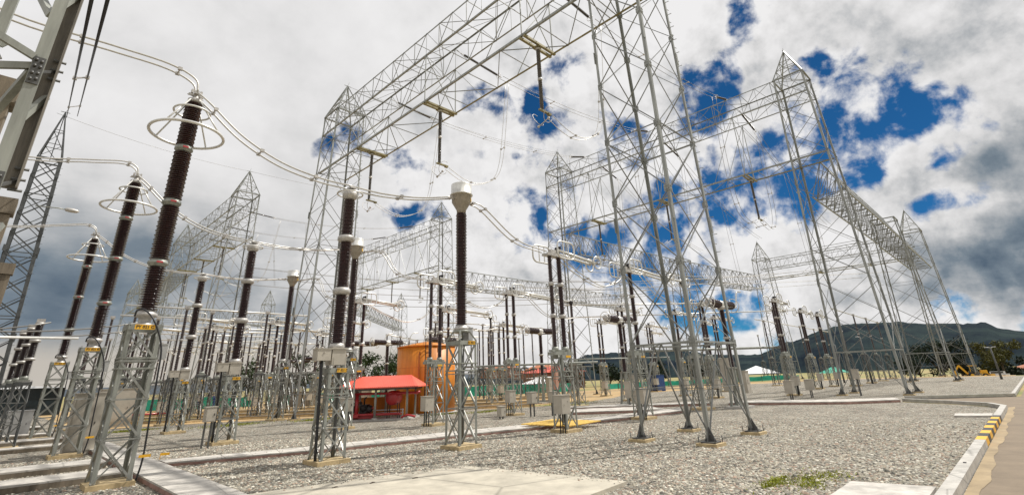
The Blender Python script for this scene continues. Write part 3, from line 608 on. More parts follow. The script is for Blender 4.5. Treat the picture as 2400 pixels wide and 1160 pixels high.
def gantry_beam(label, X, Y0, Y1, zl, zb, zt, phases, w=1.0, ch=.085, br=.032):
    root = thing('gantry_beam', label, 'lattice beam', (X, Y0, zl), 0, 'lattice gantry beams')
    L_ = Y1 - Y0; n = round(L_ / 2.3)
    for sx in (-w, w):
        part('lower_chord', MB().angle((sx, 0, 0), (sx, L_, 0), ch * 1.15, None, (-1 if sx > 0 else 1, 0, 0), (0, 0, 1)), 'galv_warm' if sx > 0 else 'galv_t', root)
        for z in (zb, zt): part('upper_chord', MB().angle((sx, 0, z - zl), (sx, L_, z - zl), ch * (1.0 if z == zb else .85), None, (-1 if sx > 0 else 1, 0, 0), (0, 0, 1 if z == zb else -1)), 'galv_t', root)
    b = MB()
    for i in range(n + 1):
        y = L_ * i / n; b.bar((-w, y, .03), (w, y, .03), br)
        if i < n: y2 = L_ * (i + 1) / n; b.bar(*(((-w, y, .0), (w, y2, .0)) if i % 2 else ((w, y, 0), (-w, y2, 0))), br)
    part('lower_lacing', b, 'brace_t', root)
    b = MB(); a, t = zb - zl, zt - zl
    for i in range(n + 1):
        y = L_ * i / n
        for sx in (-w, w): b.bar((sx, y, a), (sx, y, t), br)
        for z in (a, t): b.bar((-w, y, z), (w, y, z), br)
        if i < n:
            y2 = L_ * (i + 1) / n; ym = (y + y2) / 2
            for sx in (-w, w): b.bar((sx, y, a), (sx, ym, t), br * .8); b.bar((sx, ym, t), (sx, y2, a), br * .8); b.bar((sx, ym, a), (sx, ym, t), br * .55)
            for z in (a, t): b.bar(*(((-w, y, z), (w, y2, z)) if i % 2 else ((w, y, z), (-w, y2, z))), br * .8)
            b.bar((-w, ym, a), (w, y, t), br * .5)
    part('upper_lacing', b, 'brace_t', root)
    b = MB()
    for Yp in phases:
        y = Yp - Y0
        for sx in (-w, w): b.bar((sx, y, 0), (sx, y, a), br * 1.3); b.bar((sx, y - 2.3, 0), (sx, y, a), br * .8); b.bar((sx, y + 2.3, 0), (sx, y, a), br * .8)
        b.bar((-w, y, 0), (w, y, a), br); b.bar((w, y, 0), (-w, y, a), br)
    part('hanger_frame', b, 'galv_t', root)
    for Yp in phases:
        y = Yp - Y0; c = MB(); c.bar((-w, y - .12, -.04), (w, y - .12, -.04), .12, .10); c.bar((-w, y + .12, -.04), (w, y + .12, -.04), .12, .10); c.box((0, y, -.10), (.3, .4, .04)); part('cross_bearer', c, 'galv_warm', root)
    return root
def truss_beam(label, p0, p1, w=1.0, h=2.2, n=20, ch=.085, br=.04):
    # triangular truss between two towers, apex up, along X or Y
    root = thing('truss_beam', label, 'lattice beam', p0, 0, 'lattice truss beams')
    d = Vector(p1) - Vector(p0); ln = d.length; u = d.normalized(); s = u.cross(Vector((0, 0, 1)))
    def P(t, a, z): v = u * (ln * t) + s * a; return (v.x, v.y, v.z + z)
    for a in (-w, w): part('lower_chord', MB().bar(P(0, a, 0), P(1, a, 0), ch), 'galv_t', root)
    part('ridge_chord', MB().bar(P(0, 0, h), P(1, 0, h), ch), 'galv_t', root)
    b = MB()
    for i in range(n + 1):
        t = i / n; b.bar(P(t, -w, 0), P(t, w, 0), br)
        for a in (-w, w): b.bar(P(t, a, 0), P(t, 0, h), br)
        if i < n:
            t2 = (i + 1) / n; b.bar(*((P(t, -w, 0), P(t2, w, 0)) if i % 2 else (P(t, w, 0), P(t2, -w, 0))), br)
            for a in (-w, w): b.bar(*((P(t, a, 0), P(t2, 0, h)) if i % 2 else (P(t, 0, h), P(t2, a, 0))), br)
    part('lacing', b, 'brace_t', root); return root

PH = (11.4, 18.4, 25.4)
DY = 43.3
T1 = gantry_tower(1.33, .95, .42, 0, 19.4, 22, 'huge near lattice tower whose top is cut off by the picture edge', (13.5, 7.0, 0), npan=8, gus=True)
T2 = gantry_tower(1.35, 1.2, -.35, 0, 19.4, 22, 'tall lattice tower at the far end of the nearest gantry beam, pointed top', (13.5, 29.8, 0))
copy_thing(T2, (13.5, 50.3, 0), 'lattice tower with pointed top behind the left voltage transformers, right end of its gantry')
copy_thing(T2, (13.5, 73.5, 0), 'lattice tower at the left far end of the gantry behind the left voltage transformers')
T3 = gantry_tower(1.45, 1.6, -.2, 0, 21.6, 24.2, 'wide lattice tower on the right with the highest pointed top of the right half', (37.3, 7.0, 0), npan=9, tx=1.0, ty=1.0, legw=.13)
T5 = gantry_tower(1.4, 1.3, 0, 0, 21.6, 24.0, 'slender lattice tower in the middle distance with blue sky left of its top', (37.3, 29.8, 0), npan=10)
copy_thing(T5, (37.4, 50.3, 0), 'lattice tower with pointed top right above the orange tank')
copy_thing(T5, (37.4, 73.5, 0), 'lattice tower just behind the second capped transformer')
T4 = gantry_tower(1.4, 1.6, 0, 0, 15.0, 0, 'lattice tower without a peak carrying the joint of the two right truss beams', (60, 6.9, 0), npan=6, pegs=False)
T6 = gantry_tower(1.4, 1.6, 0, 0, 17.2, 20.0, 'pointed lattice tower at the far right end of the truss beams', (79, 6.7, 0), npan=7, pegs=False)
copy_thing(T6, (80, 25.6, 0), 'small pointed lattice tower standing above the dark hill, left of the wide right tower')
copy_thing(T4, (60, 29.0, 0), 'distant lattice tower without a peak behind the front tower legs')
copy_thing(T4, (60, 50.3, 0), 'distant lattice tower without a peak between the disconnectors, left of the middle tower')
copy_thing(T6, (79, 50.3, 0), 'far pointed lattice tower left of the middle tower near the horizon')
copy_thing(T2, (15.4, 94, 0), 'far lattice tower seen beside the nearest arrester column')
copy_thing(T2, (15.4, 118, 0), 'farthest left lattice tower behind the arrester pedestals')
copy_thing(T6, (36, 106, 0), 'small far pointed tower between two left capped transformers')
copy_thing(T6, (60, 95, 0), 'tiny pointed tower on the horizon left of the orange tank')
copy_thing(T6, (52, 112, 0), 'tiny pointed tower on the horizon above the red roof')
gantry_beam('nearest gantry beam sweeping overhead from the top edge, with a yellowish lower chord', 13.5, 6.0, 30.8, 15.1, 17.95, 19.4, PH)
gantry_beam('gantry beam between the two pointed towers on the left', 13.5, 49.3, 74.5, 15.1, 17.95, 19.4, [p + DY for p in PH])
gantry_beam('gantry beam with lower chords reaching the wide right tower', 37.3, 6.0, 30.8, 15.1, 19.9, 21.6, PH)
gantry_beam('gantry beam sloping left from the pointed tower above the orange tank', 37.4, 49.3, 74.5, 15.1, 19.9, 21.6, [p + DY for p in PH])
gantry_beam('far left gantry beam seen between the arrester columns', 15.4, 93, 119, 15.1, 17.95, 19.4, (98, 105, 112))
gantry_beam('far gantry beam right of the wide tower line', 80, 7.0, 25.6, 14.0, 15.5, 17.0, (12, 18), 1.0)
truss_beam('dense truss beam running right from the wide tower', (38.3, 6.9, 12.8), (60, 6.9, 12.8), h=2.4, n=20)
truss_beam('second truss beam running on to the far right pointed tower', (60, 6.9, 12.6), (79, 6.9, 12.4), h=2.3, n=18)
truss_beam('truss beam seen through the right legs of the front tower', (60, 29.0, 12.8), (80, 27.0, 12.8), h=2.3, n=18)
truss_beam('truss beam behind the middle disconnectors, left of the middle tower', (38.4, 50.3, 12.8), (60, 50.3, 12.8), h=2.3, n=20)
truss_beam('truss beam passing behind the base of the middle tower', (60, 50.3, 12.6), (79, 50.3, 12.6), h=2.3, n=18)
truss_beam('truss beam from the middle tower into the blue sky gap', (38.3, 29.8, 12.8), (60, 29.2, 12.8), h=2.3, n=20)
truss_beam('low far truss beam left of the orange tank', (37.4, 74.5, 12.8), (60, 95, 12.0), h=2.0, n=26)
truss_beam('low far truss beam crossing behind the left voltage transformers', (15.4, 94, 12.8), (38, 106, 12.8), h=2.0, n=26)
truss_beam('long far truss beam rising behind the nearest arrester', (13.8, 74.5, 15.4), (15.0, 93, 15.4), h=2.0, n=18)

# tower at the left edge with a lamp, and the very near leg
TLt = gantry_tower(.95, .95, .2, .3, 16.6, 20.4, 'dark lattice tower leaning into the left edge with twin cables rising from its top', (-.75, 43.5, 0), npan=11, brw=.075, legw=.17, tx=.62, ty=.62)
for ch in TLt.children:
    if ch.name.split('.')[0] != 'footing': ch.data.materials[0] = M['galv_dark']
lp = thing('yard_lamp', 'small lamp on an arm of the left edge lattice tower', 'lamp', (.2, 42.4, 13.0))
part('lamp_arm', MB().tube([(-.9, 0, .1), (.2, 0, .18), (.5, 0, .15)], .035, 8), 'galv', lp)
part('lamp_head', MB().lathe([(.02, -.4), (.13, -.3), (.15, 0), (.12, .25), (.03, .38)], 12, (.9, 0, .15), (1, 0, -.05)), 'cast', lp)
nt_ = thing('near_lattice_leg', 'huge galvanised steel support close to the camera in the upper left corner', 'lattice support', (-.27, 4.35, 0))
lg = MB(); lg.angle((-.068, .16, 0), (-.068, .16, 9.0), .075, .012, (1, 0, 0), (0, 1, 0)); part('leg', lg, 'galv', nt_)
lg = MB(); lg.angle((.078, .34, 3.05), (.078, .34, 9.0), .085, .012, (-1, 0, 0), (0, -1, 0)); part('leg', lg, 'galv_near', nt_)
lg = MB()
for i in range(7):
    z = 1.0 + i * 1.0; lg.bar((-.06, .15, z), (-2.2, .15, z + .9), .05, .03, (0, 1, 0)); lg.bar((-.06, .20, z + .95), (-2.2, .20, z + .05), .05, .03, (0, 1, 0))
    lg.bar((-.03, .2, z + .5), (.06, .34, z + .8), .035)
for i in range(5):
    z = 2.2 + i * 1.1; lg.bar((-.30, .9, z), (-1.9, .9, z + 1.0), .045, .02, (0, 1, 0)); lg.bar((-.30, .9, z + 1.0), (-1.9, .9, z), .045, .02, (0, 1, 0))
lg.bar((-.36, .9, .2), (-.36, .9, 9), .07); lg.bar((-.36, .9, 3.2), (-.06, .2, 3.9), .045); lg.bar((-.36, .9, 5.2), (-.06, .2, 4.4), .045)
part('bracing', lg, 'galv', nt_)
for z in (3.0, 3.9, 5.4):
    lg = MB(); lg.box((-.03, .155, z), (.065, .012, .22))
    for dz in (-.08, -.03, .03, .08):
        lg.lathe([(.010, 0), (.010, .02)], 6, (-.045, .15, z + dz), (0, -1, 0)); lg.lathe([(.010, 0), (.010, .02)], 6, (-.015, .15, z + dz * .9), (0, -1, 0))
    lg.bar((-.03, .165, z), (.07, .33, z + .12), .02)
    for dz in (-.08, 0, .08): lg.lathe([(.010, -.04), (.010, .035)], 6, (.07, .31, z + .12 + dz), (1, 0, 0)); lg.bar((.07, .31, z + .12), (.07, .31, z + .12 + dz), .014)
    part('splice_plate', lg, 'galv_old', nt_)

# concrete fire walls at the left edge
for y, lb in ((12.6, 'topmost concrete fire wall corner at the left edge'), (21.2, 'middle concrete fire wall with a capping beam at the left edge'), (32.4, 'lowest and farthest concrete fire wall at the left edge')):
    fw_ = thing('fire_wall', lb, 'concrete wall', (-.95 + (y - 12.6) * .022, y, 0), 0, 'concrete fire walls')
    part('pillar', MB().box((-.28, .2, 3.5), (.42, .4, 7.0)), 'concrete_dark', fw_)
    part('capping_beam', MB().box((-3.9, .2, 7.27), (7.8, .55, .5)), 'concrete_dark', fw_)
    part('panel', MB().box((-4.3, .2, 3.5), (7.5, .22, 7.0)), 'concrete_dark', fw_)

# ================================================================ EQUIPMENT
_mc = {}
def shed_mesh(h, rc, rs, n, seg, mt='porcelain'):
    key = (h, rc, rs, n, seg, mt)
    if key not in _mc:
        p = [(rc * .98, 0)]; st = h / n
        for i in range(n):
            z = i * st; r = rs if i % 2 == 0 else rs * .93
            p += [(rc, z + st * .12), (r * .985, z + st * .30), (r, z + st * .38), (rc * 1.04, z + st * .72)]
        p.append((rc * .98, h)); _mc[key] = MB().lathe(p, seg).mesh('insulator', mt)
    return _mc[key]
def flange_mb(r, h, bolts=8):
    b = MB().lathe([(r * .8, 0), (r, .0), (r, h * .22), (r * .82, h * .3), (r * .82, h * .7), (r, h * .78), (r, h), (r * .8, h)], 16)
    for k in range(bolts):
        t = 2 * PI * k / bolts
        for z in (-.012, h): b.lathe([(r * .09, 0), (r * .09, .02)], 6, (math.cos(t) * r * .9, math.sin(t) * r * .9, z))
    return b
def pedestal(root, hb, ht, z, lw=.07, br=.032, plinth=.55, np_=4, name='pedestal', band=True, mt='galv', mb='galv_brace'):
    sg = [(-1, -1), (1, -1), (1, 1), (-1, 1)]
    lo = [(sx * hb, sy * hb, .10) for sx, sy in sg]; hi = [(sx * ht, sy * ht, z) for sx, sy in sg]
    b = MB()
    for (sx, sy), p, q in zip(sg, lo, hi): b.angle(p, q, lw, lw * .16, (-sx, 0, 0), (0, -sy, 0))
    for k in range(4): b.bar(lerp(hi[k], (hi[k][0], hi[k][1], z - .06), 1), lerp(hi[(k + 1) % 4], (0, 0, 0), 0)[:2] + (z - .06,), .03, .11)
    if band:
        for zz in (.70, .77):
            for k in range(4): b.bar(lerp(lo[k], hi[k], zz), lerp(lo[(k + 1) % 4], hi[(k + 1) % 4], zz), .05, .03)
    # bolts where braces meet the legs
    for k in range(4):
        for i in range(np_ + 1):
            c = lerp(lo[k], hi[k], i / np_); 
            for dz in (-.03, .03): b.box((c[0] - sg[k][0] * .02, c[1] + sg[k][1] * .006, c[2] + dz), (.018, .018, .018)); b.box((c[0] + sg[k][0] * .006, c[1] - sg[k][1] * .02, c[2] + dz), (.018, .018, .018))
    pf = part(name, b, mt, root)
    b2 = MB(); lattice_faces(b2, lo, hi, np_, br, 'X', 1); part('bracing', b2, mb, pf)
    if plinth:
        part('plinth', MB().box((0, 0, .045), (hb * 2 + plinth * .7, hb * 2 + plinth * .7, .09)), 'plinth', root)
    return pf
def sign(root, txt, z, y, x=0.0, w=.30, h=.085, rot=(PI / 2, 0, 0), detail=True):
    s = part('sign_plate', MB().box((0, 0, 0), (w, .006, h)), 'yellow', root, (x, y, z), rot[2])
    if detail: lettering('lettering', txt, h * .82, 'black', s, (0, -.0045, 0), (PI / 2, 0, 0))
    return s

# ---- surge arresters
def arrester(loc, label, txt):
    r = thing('surge_arrester', label, 'surge arrester', loc, 0, 'tall surge arresters with grading rings')
    pedestal(r, .315, .30, 3.05, .078, .04, .2, 4)
    part('base_insulator', MB().lathe([(.16, 3.0), (.2, 3.02), (.2, 3.06), (.12, 3.1), (.12, 3.2), (.21, 3.24), (.21, 3.30), (.15, 3.34), (.15, 3.38)], 18), 'cast', r)
    zs = [(3.38, 4.34), (4.52, 5.80), (5.98, 7.22), (7.40, 8.62)]
    for a, b in zs: part('insulator', shed_mesh(b - a, .115, .195, int((b - a) / .052), 26), None, r, (0, 0, a))
    for (a, b), (c, d) in zip(zs[:-1], zs[1:]):
        f = part('joint_flange', MB().lathe([(.13, 0), (.17, .015), (.17, .05), (.20, .06), (.20, .12), (.17, .13), (.17, c - b - .01), (.13, c - b)], 18), 'galv', r, (0, 0, b))
        part('pressure_vent', MB().box((0, -.195, (c - b) / 2), (.12, .03, .04)), 'red', f)
    part('top_cap', MB().lathe([(.15, 0), (.16, .05), (.16, .1), (.08, .13), (.06, .22)], 14), 'cast', r, (0, 0, 8.62))
    part('clamp', MB().box((0, 0, 8.86), (.34, .06, .05)).box((0, 0, 8.92), (.10, .20, .08)).box((.1, 0, 8.95), (.05, .1, .1)).box((-.1, 0, 8.95), (.05, .1, .1)).bar((-.2, -.08, 8.8), (.2, .1, 8.84), .02), 'cast', r)
    part('grading_ring', MB().ring((0, 0, 7.72), .80, .036, n=48, m=10), 'alu', r)
    part('grading_ring', MB().ring((0, 0, 8.36), .40, .026, n=40, m=8), 'alu', r)
    b = MB()
    for k in range(4):
        t = PI / 4 + k * PI / 2; b.tube([(math.cos(t) * .14, math.sin(t) * .14, 8.70), (math.cos(t) * .80, math.sin(t) * .80, 7.72)], .02, 8)
    part('ring_struts', b, 'alu', r)
    sign(r, txt, 2.99, -.352, -.02, .36, .10)
    part('counter_box', MB().box((.42, -.1, 2.5), (.14, .2, .30)).box((.42, -.1, 2.66), (.16, .22, .02)), 'box_grey', r)
    b = MB().tube(smoothpath([(-.22, -.16, 3.22), (-.2, -.18, 3.34), (-.08, -.22, 3.36), (.12, -.34, 3.12), (.33, -.40, 2.6), (.37, -.43, 2.0), (.38, -.48, 1.2), (.40, -.50, .5), (.36, -.5, .1)]), .018, 8)
    part('earth_cable', b, 'rubber', r)
    part('pedestal_tag', MB().box((.42, -.52, .52), (.2, .006, .05)), 'yellow', r)
    return r
ARR = [(2.05, 13.49, 0), (1.97, 20.76, 0), (1.89, 30.3, 0)]
A1 = arrester(ARR[0], 'nearest and tallest brown surge arrester with two grading rings', 'PY 021 C')
A2 = arrester(ARR[1], 'middle surge arrester of the row with grading rings, beside the grey cabinet', 'PY 021 B')
A3 = arrester(ARR[2], 'third and smallest looking surge arrester with grading rings', 'PY 021 A')

# ---- capacitor voltage transformers
def cvt(loc, label, txt):
    r = thing('voltage_transformer', label, 'voltage transformer', loc, 0, 'voltage transformers of three stacked insulators')
    pedestal(r, .31, .26, 2.08, .068, .036, .25, 3)
    part('tank', MB().box((0, 0, 2.33), (.36, .36, .36)).box((0, 0, 2.53), (.41, .41, .03)).bar((-.15, -.24, 2.1), (-.15, -.24, 2.3), .02).bar((.15, -.24, 2.1), (.15, -.24, 2.3), .02), 'box', r)
    part('terminal_box', MB().box((-.40, -.08, 2.38), (.34, .28, .26)).box((-.40, -.08, 2.52), (.37, .31, .02)).box((-.4, -.23, 2.44), (.03, .02, .03)), 'box', r)
    part('neck', MB().lathe([(.20, 2.545), (.18, 2.60), (.17, 2.66)], 18), 'cast', r)
    zs = [(2.66, 3.86), (4.08, 5.28), (5.48, 6.50)]
    for i, (a, b) in enumerate(zs): part('insulator', shed_mesh(b - a, .115, .175 - i * .006, int((b - a) / .05), 22), None, r, (0, 0, a))
    for (a, b), (c, d) in zip(zs[:-1], zs[1:]):
        part('joint_flange', MB().lathe([(.12, 0), (.20, .03), (.225, .08), (.225, .14), (.19, .18), (.12, c - b)], 18), 'cast', r, (0, 0, b))
    part('head', MB().lathe([(.12, 6.50), (.16, 6.53), (.20, 6.58), (.21, 6.70), (.15, 6.78), (.05, 6.80)], 18), 'cast', r)
    part('corona_ring', MB().ring((0, 0, 6.68), .34, .022, n=40, m=8).tube([(-.34, 0, 6.68), (.34, 0, 6.68)], .012, 6), 'alu', r)
    part('clamp', MB().box((0, 0, 6.84), (.18, .36, .05)), 'cast', r)
    part('conduit', MB().tube(smoothpath([(-.4, -.1, 2.25), (-.38, -.12, 1.4), (-.35, -.15, .1)]), .035, 8), 'rubber', r)
    part('conduit', MB().tube(smoothpath([(.16, .1, 2.1), (.2, .12, 1.2), (.2, .15, .1)]), .035, 8), 'galv_old', r)
    sign(r, txt, 2.02, -.285, .05, .26, .09); return r
CVT = [(5.95, 12.29, 0), (5.86, 19.76, 0), (5.99, 26.99, 0)]
V1 = cvt(CVT[0], 'nearest brown voltage transformer with beige boxes on a lattice pedestal', 'TT 021 C')
cvt(CVT[1], 'middle voltage transformer with three insulators, beside the small beige box on a post', 'TT 021 B')
cvt(CVT[2], 'farthest of the three voltage transformers, nearest the two workers', 'TT 021 A')

# ---- instrument transformers with a metal cap
def capct(loc, label, txt, k=1.0):
    r = thing('capped_transformer', label, 'current transformer', loc, 0, 'instrument transformers with big metal caps')
    pedestal(r, .305, .305, 2.72, .068, .034, .25, 3)
    b = MB()
    for sx in (-1, 1):
        for sy in (-1, 1): b.bar((sx * .30, sy * .30, 2.72), (sx * .16, sy * .16, 2.98), .045)
    b.lathe([(.24, 2.96), (.24, 3.0), (.2, 3.02)], 18); part('stool', b, 'galv', r)
    part('base_flange', MB().lathe([(.21, 3.02), (.21, 3.08), (.18, 3.10), (.16, 3.16)], 18), 'cast', r)
    z1 = 3.16; z2 = 6.55 * k
    part('insulator', shed_mesh(z2 - z1, .12, .172, 66, 26), None, r, (0, 0, z1))
    part('head', MB().lathe([(.14, z2), (.15, z2 + .1), (.24, z2 + .26), (.30, z2 + .36), (.31, z2 + .60), (.33, z2 + .62)], 24), 'cast_tan', r)
    part('cap', MB().lathe([(.31, z2 + .585), (.36, z2 + .59), (.36, z2 + .615), (.325, z2 + .62), (.325, z2 + .93), (.32, z2 + .95), (.05, z2 + .97)], 28), 'alu', r)
    b = MB()
    for s in (-1, 1): b.tube([(s * .26, 0, z2 + .42), (s * .44, 0, z2 + .42)], .03, 8); b.box((s * .45, 0, z2 + .42), (.06, .16, .08))
    part('terminal', b, 'cast', r)
    part('maker_plate', MB().box((.22, -.21, z2 + .44), (.14, .02, .12), PI / 4), 'yellow_dull', r)
    part('junction_box', MB().box((.33, .12, 2.92), (.16, .30, .34)).box((.33, .12, 3.10), (.18, .32, .02)), 'box_grey', r)
    part('conduit', MB().tube([(.1, .1, 2.8), (.1, .1, .1)], .045, 8), 'galv_old', r)
    sign(r, txt, 2.66, -.325, .12, .26, .09); return r
PT = [(9.24, 11.39, 0), (10.53, 20.69, 0), (11.35, 29.93, 0)]
P1 = capct(PT[0], 'nearest brown insulator column with a big silver cap, right of centre bottom', 'TC 021 C')
P2 = capct(PT[1], 'second capped brown column, half hidden behind the nearest voltage transformer', 'TC 021 B', 1.07)
P3 = capct(PT[2], 'third capped brown column standing free left of the near voltage transformer', 'TC 021 A', 1.10)

# ---- disconnectors (pair of posts, cages, arms reaching right)
def rrect(cx, cy, cz, lx, lz, rr, r, y):
    pts = []
    for (sx, sz), a0 in (((1, 1), 0), ((-1, 1), 90), ((-1, -1), 180), ((1, -1), 270)):
        for k in range(5):
            t = math.radians(a0 + k * 22.5); pts.append((cx + sx * (lx / 2 - rr) + math.cos(t) * rr, y, cz + sz * (lz / 2 - rr) + math.sin(t) * rr))
    return MB().tube(pts, r, 8, True)
def cage(root, x, z, y, seg=8):
    b = rrect(x, 0, z, .95, .62, .2, .030, y)
    for dx in (-.14, .14): b.bar((x + dx, y, z - .3), (x + dx, y, z + .3), .03)
    part('cage_ring', b, 'alu', root)
def disc(loc, label, arm, detail=True, txt=None, box=True, tall=2.35):
    r = thing('disconnector', label, 'disconnector', loc, 0, 'disconnectors with twin posts and white tubular arms')
    seg = 14 if detail else 8
    pedestal(r, .28, .25, tall, .062, .032, .25, 3)
    part('base_frame', MB().box((-.05, 0, tall + .05), (.95, .30, .10)).box((-.05, 0, tall + .14), (.95, .16, .06)).lathe([(.12, 0), (.12, .16)], 10, (-.28, 0, tall + .1)).lathe([(.12, 0), (.12, .16)], 10, (.22, 0, tall + .1)), 'galv', r)
    zt = 5.75; h = (zt - tall - .24 - .3) / 3; z = tall + .26
    for dx, rr in ((-.28, .088), (.22, .105)):
        z = tall + .26
        for k in range(3):
            part('insulator', shed_mesh(round(h, 3), round(rr * .66, 3), rr, 20 if detail else 12, seg), None, r, (dx, 0, z)); z += h
            if k < 2: part('joint_flange', MB().lathe([(rr * .7, 0), (rr * 1.15, .02), (rr * 1.15, .13), (rr * .7, .15)], 12), 'cast', r, (dx, 0, z)); z += .15
    part('head_frame', MB().box((-.05, 0, zt + .02), (.95, .28, .07)).box((.0, .0, zt + .14), (.5, .14, .2)).bar((-.5, -.12, zt + .06), (.5, -.12, zt + .08), .04).bar((-.5, .12, zt + .06), (.5, .12, zt + .08), .04), 'cast', r)
    b = MB()
    for i in range(9): b.box((.12 + rnd.uniform(-.12, .14), rnd.uniform(-.12, .12), zt + .22 + rnd.uniform(-.06, .14)), (.09, .05, .1), rnd.uniform(0, 3))
    b.bar((-.1, 0, zt + .05), (.25, 0, zt + .4), .05); part('hinge_mechanism', b, 'dark', r)
    cage(r, -.35, zt + .10, .30); cage(r, .30, zt + .22, -.32)
    part('arm', MB().tube([(.1, -.10, zt + .24), (arm, -.10, zt + .06)], .055, 10).tube([(.1, .12, zt + .20), (arm, .12, zt + .02)], .05, 10).bar((arm * .45, -.1, zt + .16), (arm * .45, .12, zt + .12), .05), 'alu', r)
    part('end_ring', MB().ring((arm + .05, -.18, zt + .06), .24, .028, (0, 1, 0), 30, 8), 'alu', r); part('end_ring', MB().ring((arm + .05, .20, zt + .02), .24, .028, (0, 1, 0), 30, 8), 'alu', r)
    b = MB()
    for i in range(5): b.box((arm + rnd.uniform(-.08, .08), rnd.uniform(-.12, .12), zt + rnd.uniform(-.06, .1)), (.12, .05, .07), rnd.uniform(0, 3))
    part('contact_jaw', b, 'cast', r)
    if box:
        part('control_box', MB().box((-.72, -.5, .86), (.40, .34, .52)).box((-.72, -.5, 1.13), (.44, .38, .02)).box((-.64, -.675, .95), (.03, .012, .04)).box((-.82, -.675, .85), (.02, .012, .05)), 'box', r)
        b = MB()
        for i in range(3): b.tube([(-.84 + i * .11, -.5, .6), (-.84 + i * .11, -.48, .05)], .02, 6)
        part('box_conduit', b, 'rubber', r)
    part('drive_rod', MB().tube([(-.28, -.12, tall + .05), (-.5, -.42, 1.1)], .018, 6), 'galv', r)
    if txt: sign(r, txt, tall - .06, -.27, .05, .26, .08)
    else: part('sign_plate', MB().box((.05, -.27, tall - .06), (.24, .006, .07)), 'yellow', r)
    return r
def post_ins(loc, label, zt, name='support_insulator', cat='support insulator', units=3, rr=.09, ped=2.35, ring=True, group=None, hb=.3, mt='porcelain', seg=12):
    r = thing(name, label, cat, loc, 0, group)
    pedestal(r, hb, hb * .85, ped, .055, .028, .3, 3, band=False, mt='galv_dark' if mt == 'porcelain_far' else 'galv', mb='brace_t' if mt == 'porcelain_far' else 'galv_brace')
    part('mounting', MB().box((0, 0, ped + .04), (.36, .36, .06)).lathe([(.13, 0), (.13, .14)], 12, (0, 0, ped + .06)), 'galv', r)
    h = (zt - ped - .2 - .12 * (units - 1)) / units; z = ped + .2
    for k in range(units):
        part('insulator', shed_mesh(round(h, 3), round(rr * .66, 3), rr, 14, seg, mt), None, r, (0, 0, z)); z += h
        if k < units - 1: part('joint_flange', MB().lathe([(rr * .7, 0), (rr * 1.2, .02), (rr * 1.2, .10), (rr * .7, .12)], 10), 'cast', r, (0, 0, z)); z += .12
    part('top_fitting', MB().lathe([(rr * .9, zt), (rr, zt + .03), (rr, zt + .08)], 12).box((0, 0, zt + .14), (.24, .2, .14)), 'dark' if ring else 'cast', r)
    if ring:
        part('cage_ring', MB().ring((.25, -.15, zt + .12), .22, .026, (0, 1, 0), 28, 8), 'alu', r); part('cage_ring', MB().ring((.25, .15, zt + .12), .22, .026, (0, 1, 0), 28, 8), 'alu', r)
        part('contact_tube', MB().tube([(-.2, 0, zt + .18), (-1.9, 0, zt + .22)], .05, 10), 'alu', r)
    return r
D = [(13.55, 11.33, 'disconnector with white cages, nearest to the camera, above the yellow boards', 'nearest'), (13.35, 18.3, 'disconnector standing in front of the orange tank', 'tank'), (13.2, 24.9, 'disconnector just behind the second capped column, left of the red roof', 'roof')]
D1 = disc((13.55, 11.33, 0), D[0][2], 2.35)
D2 = copy_thing(D1, (13.15, 17.95, 0), D[1][2])
D3 = copy_thing(D1, (13.2, 24.9, 0), D[2][2])
E1 = disc((18.4, 11.4, 0), 'disconnector seen between the left legs of the front tower', 3.6)
E2 = copy_thing(E1, (18.3, 18.5, 0), 'disconnector on the right of the nearest silver capped column')
E3 = copy_thing(E1, (19.5, 25.6, 0), 'disconnector hidden behind the nearest silver capped column')
SG = 'support insulators carrying the disconnector ends'
F1 = post_ins((23.6, 11.45, 0), 'brown post with a white ring between the front tower legs', 5.7, group=SG)
copy_thing(F1, (24.0, 19.0, 0), 'brown post with a white ring just right of the nearest disconnector')
copy_thing(F1, (24.9, 27.3, 0), 'brown post with a white ring midway between capped column and disconnector')
for x, y, l in ((36.0, 11.3, 'tall double disconnector left of the wide right tower, first of three'), (45.6, 12.5, 'double disconnector left of the wide right tower, middle of three'), (50.6, 12.6, 'double disconnector left of the wide right tower, last of three')):
    copy_thing(D1, (x, y, 0), l, group='double disconnectors left of the wide tower')
# a second identical bay further back on the left, and more equipment behind
for (x, y), l in zip(((13.6, 54.6), (13.6, 61.6), (13.6, 68.6)), ('nearest', 'middle', 'farthest')): copy_thing(D1, (x, y, 0), 'far disconnector with white arms left of the third capped column, %s of three' % l)
for (x, y), l in zip(((18.6, 54.6), (18.6, 61.6), (18.6, 68.6)), ('nearest', 'middle', 'farthest')): copy_thing(E1, (x, y, 0), 'far disconnector with long white arm behind the third capped column, %s of three' % l)
for (x, y), l in zip(((24.3, 54.6), (24.3, 61.6), (24.3, 68.6)), ('nearest', 'middle', 'farthest')): copy_thing(F1, (x, y, 0), 'far ringed post behind the front tower base left, %s of three' % l)
for (x, y), l in zip(((31.5, 34.5), (31.5, 43.0), (43, 18.6), (44, 25.6), (36, 18.6), (36, 25.6)), ('behind the orange tank', 'behind the red roof', 'seen through the right legs of the front tower', 'seen through the middle of the front tower', 'behind the left leg of the front tower', 'right of the brown interrupter, near the middle tower')): copy_thing(E1, (x, y, 0), 'distant disconnector ' + l)

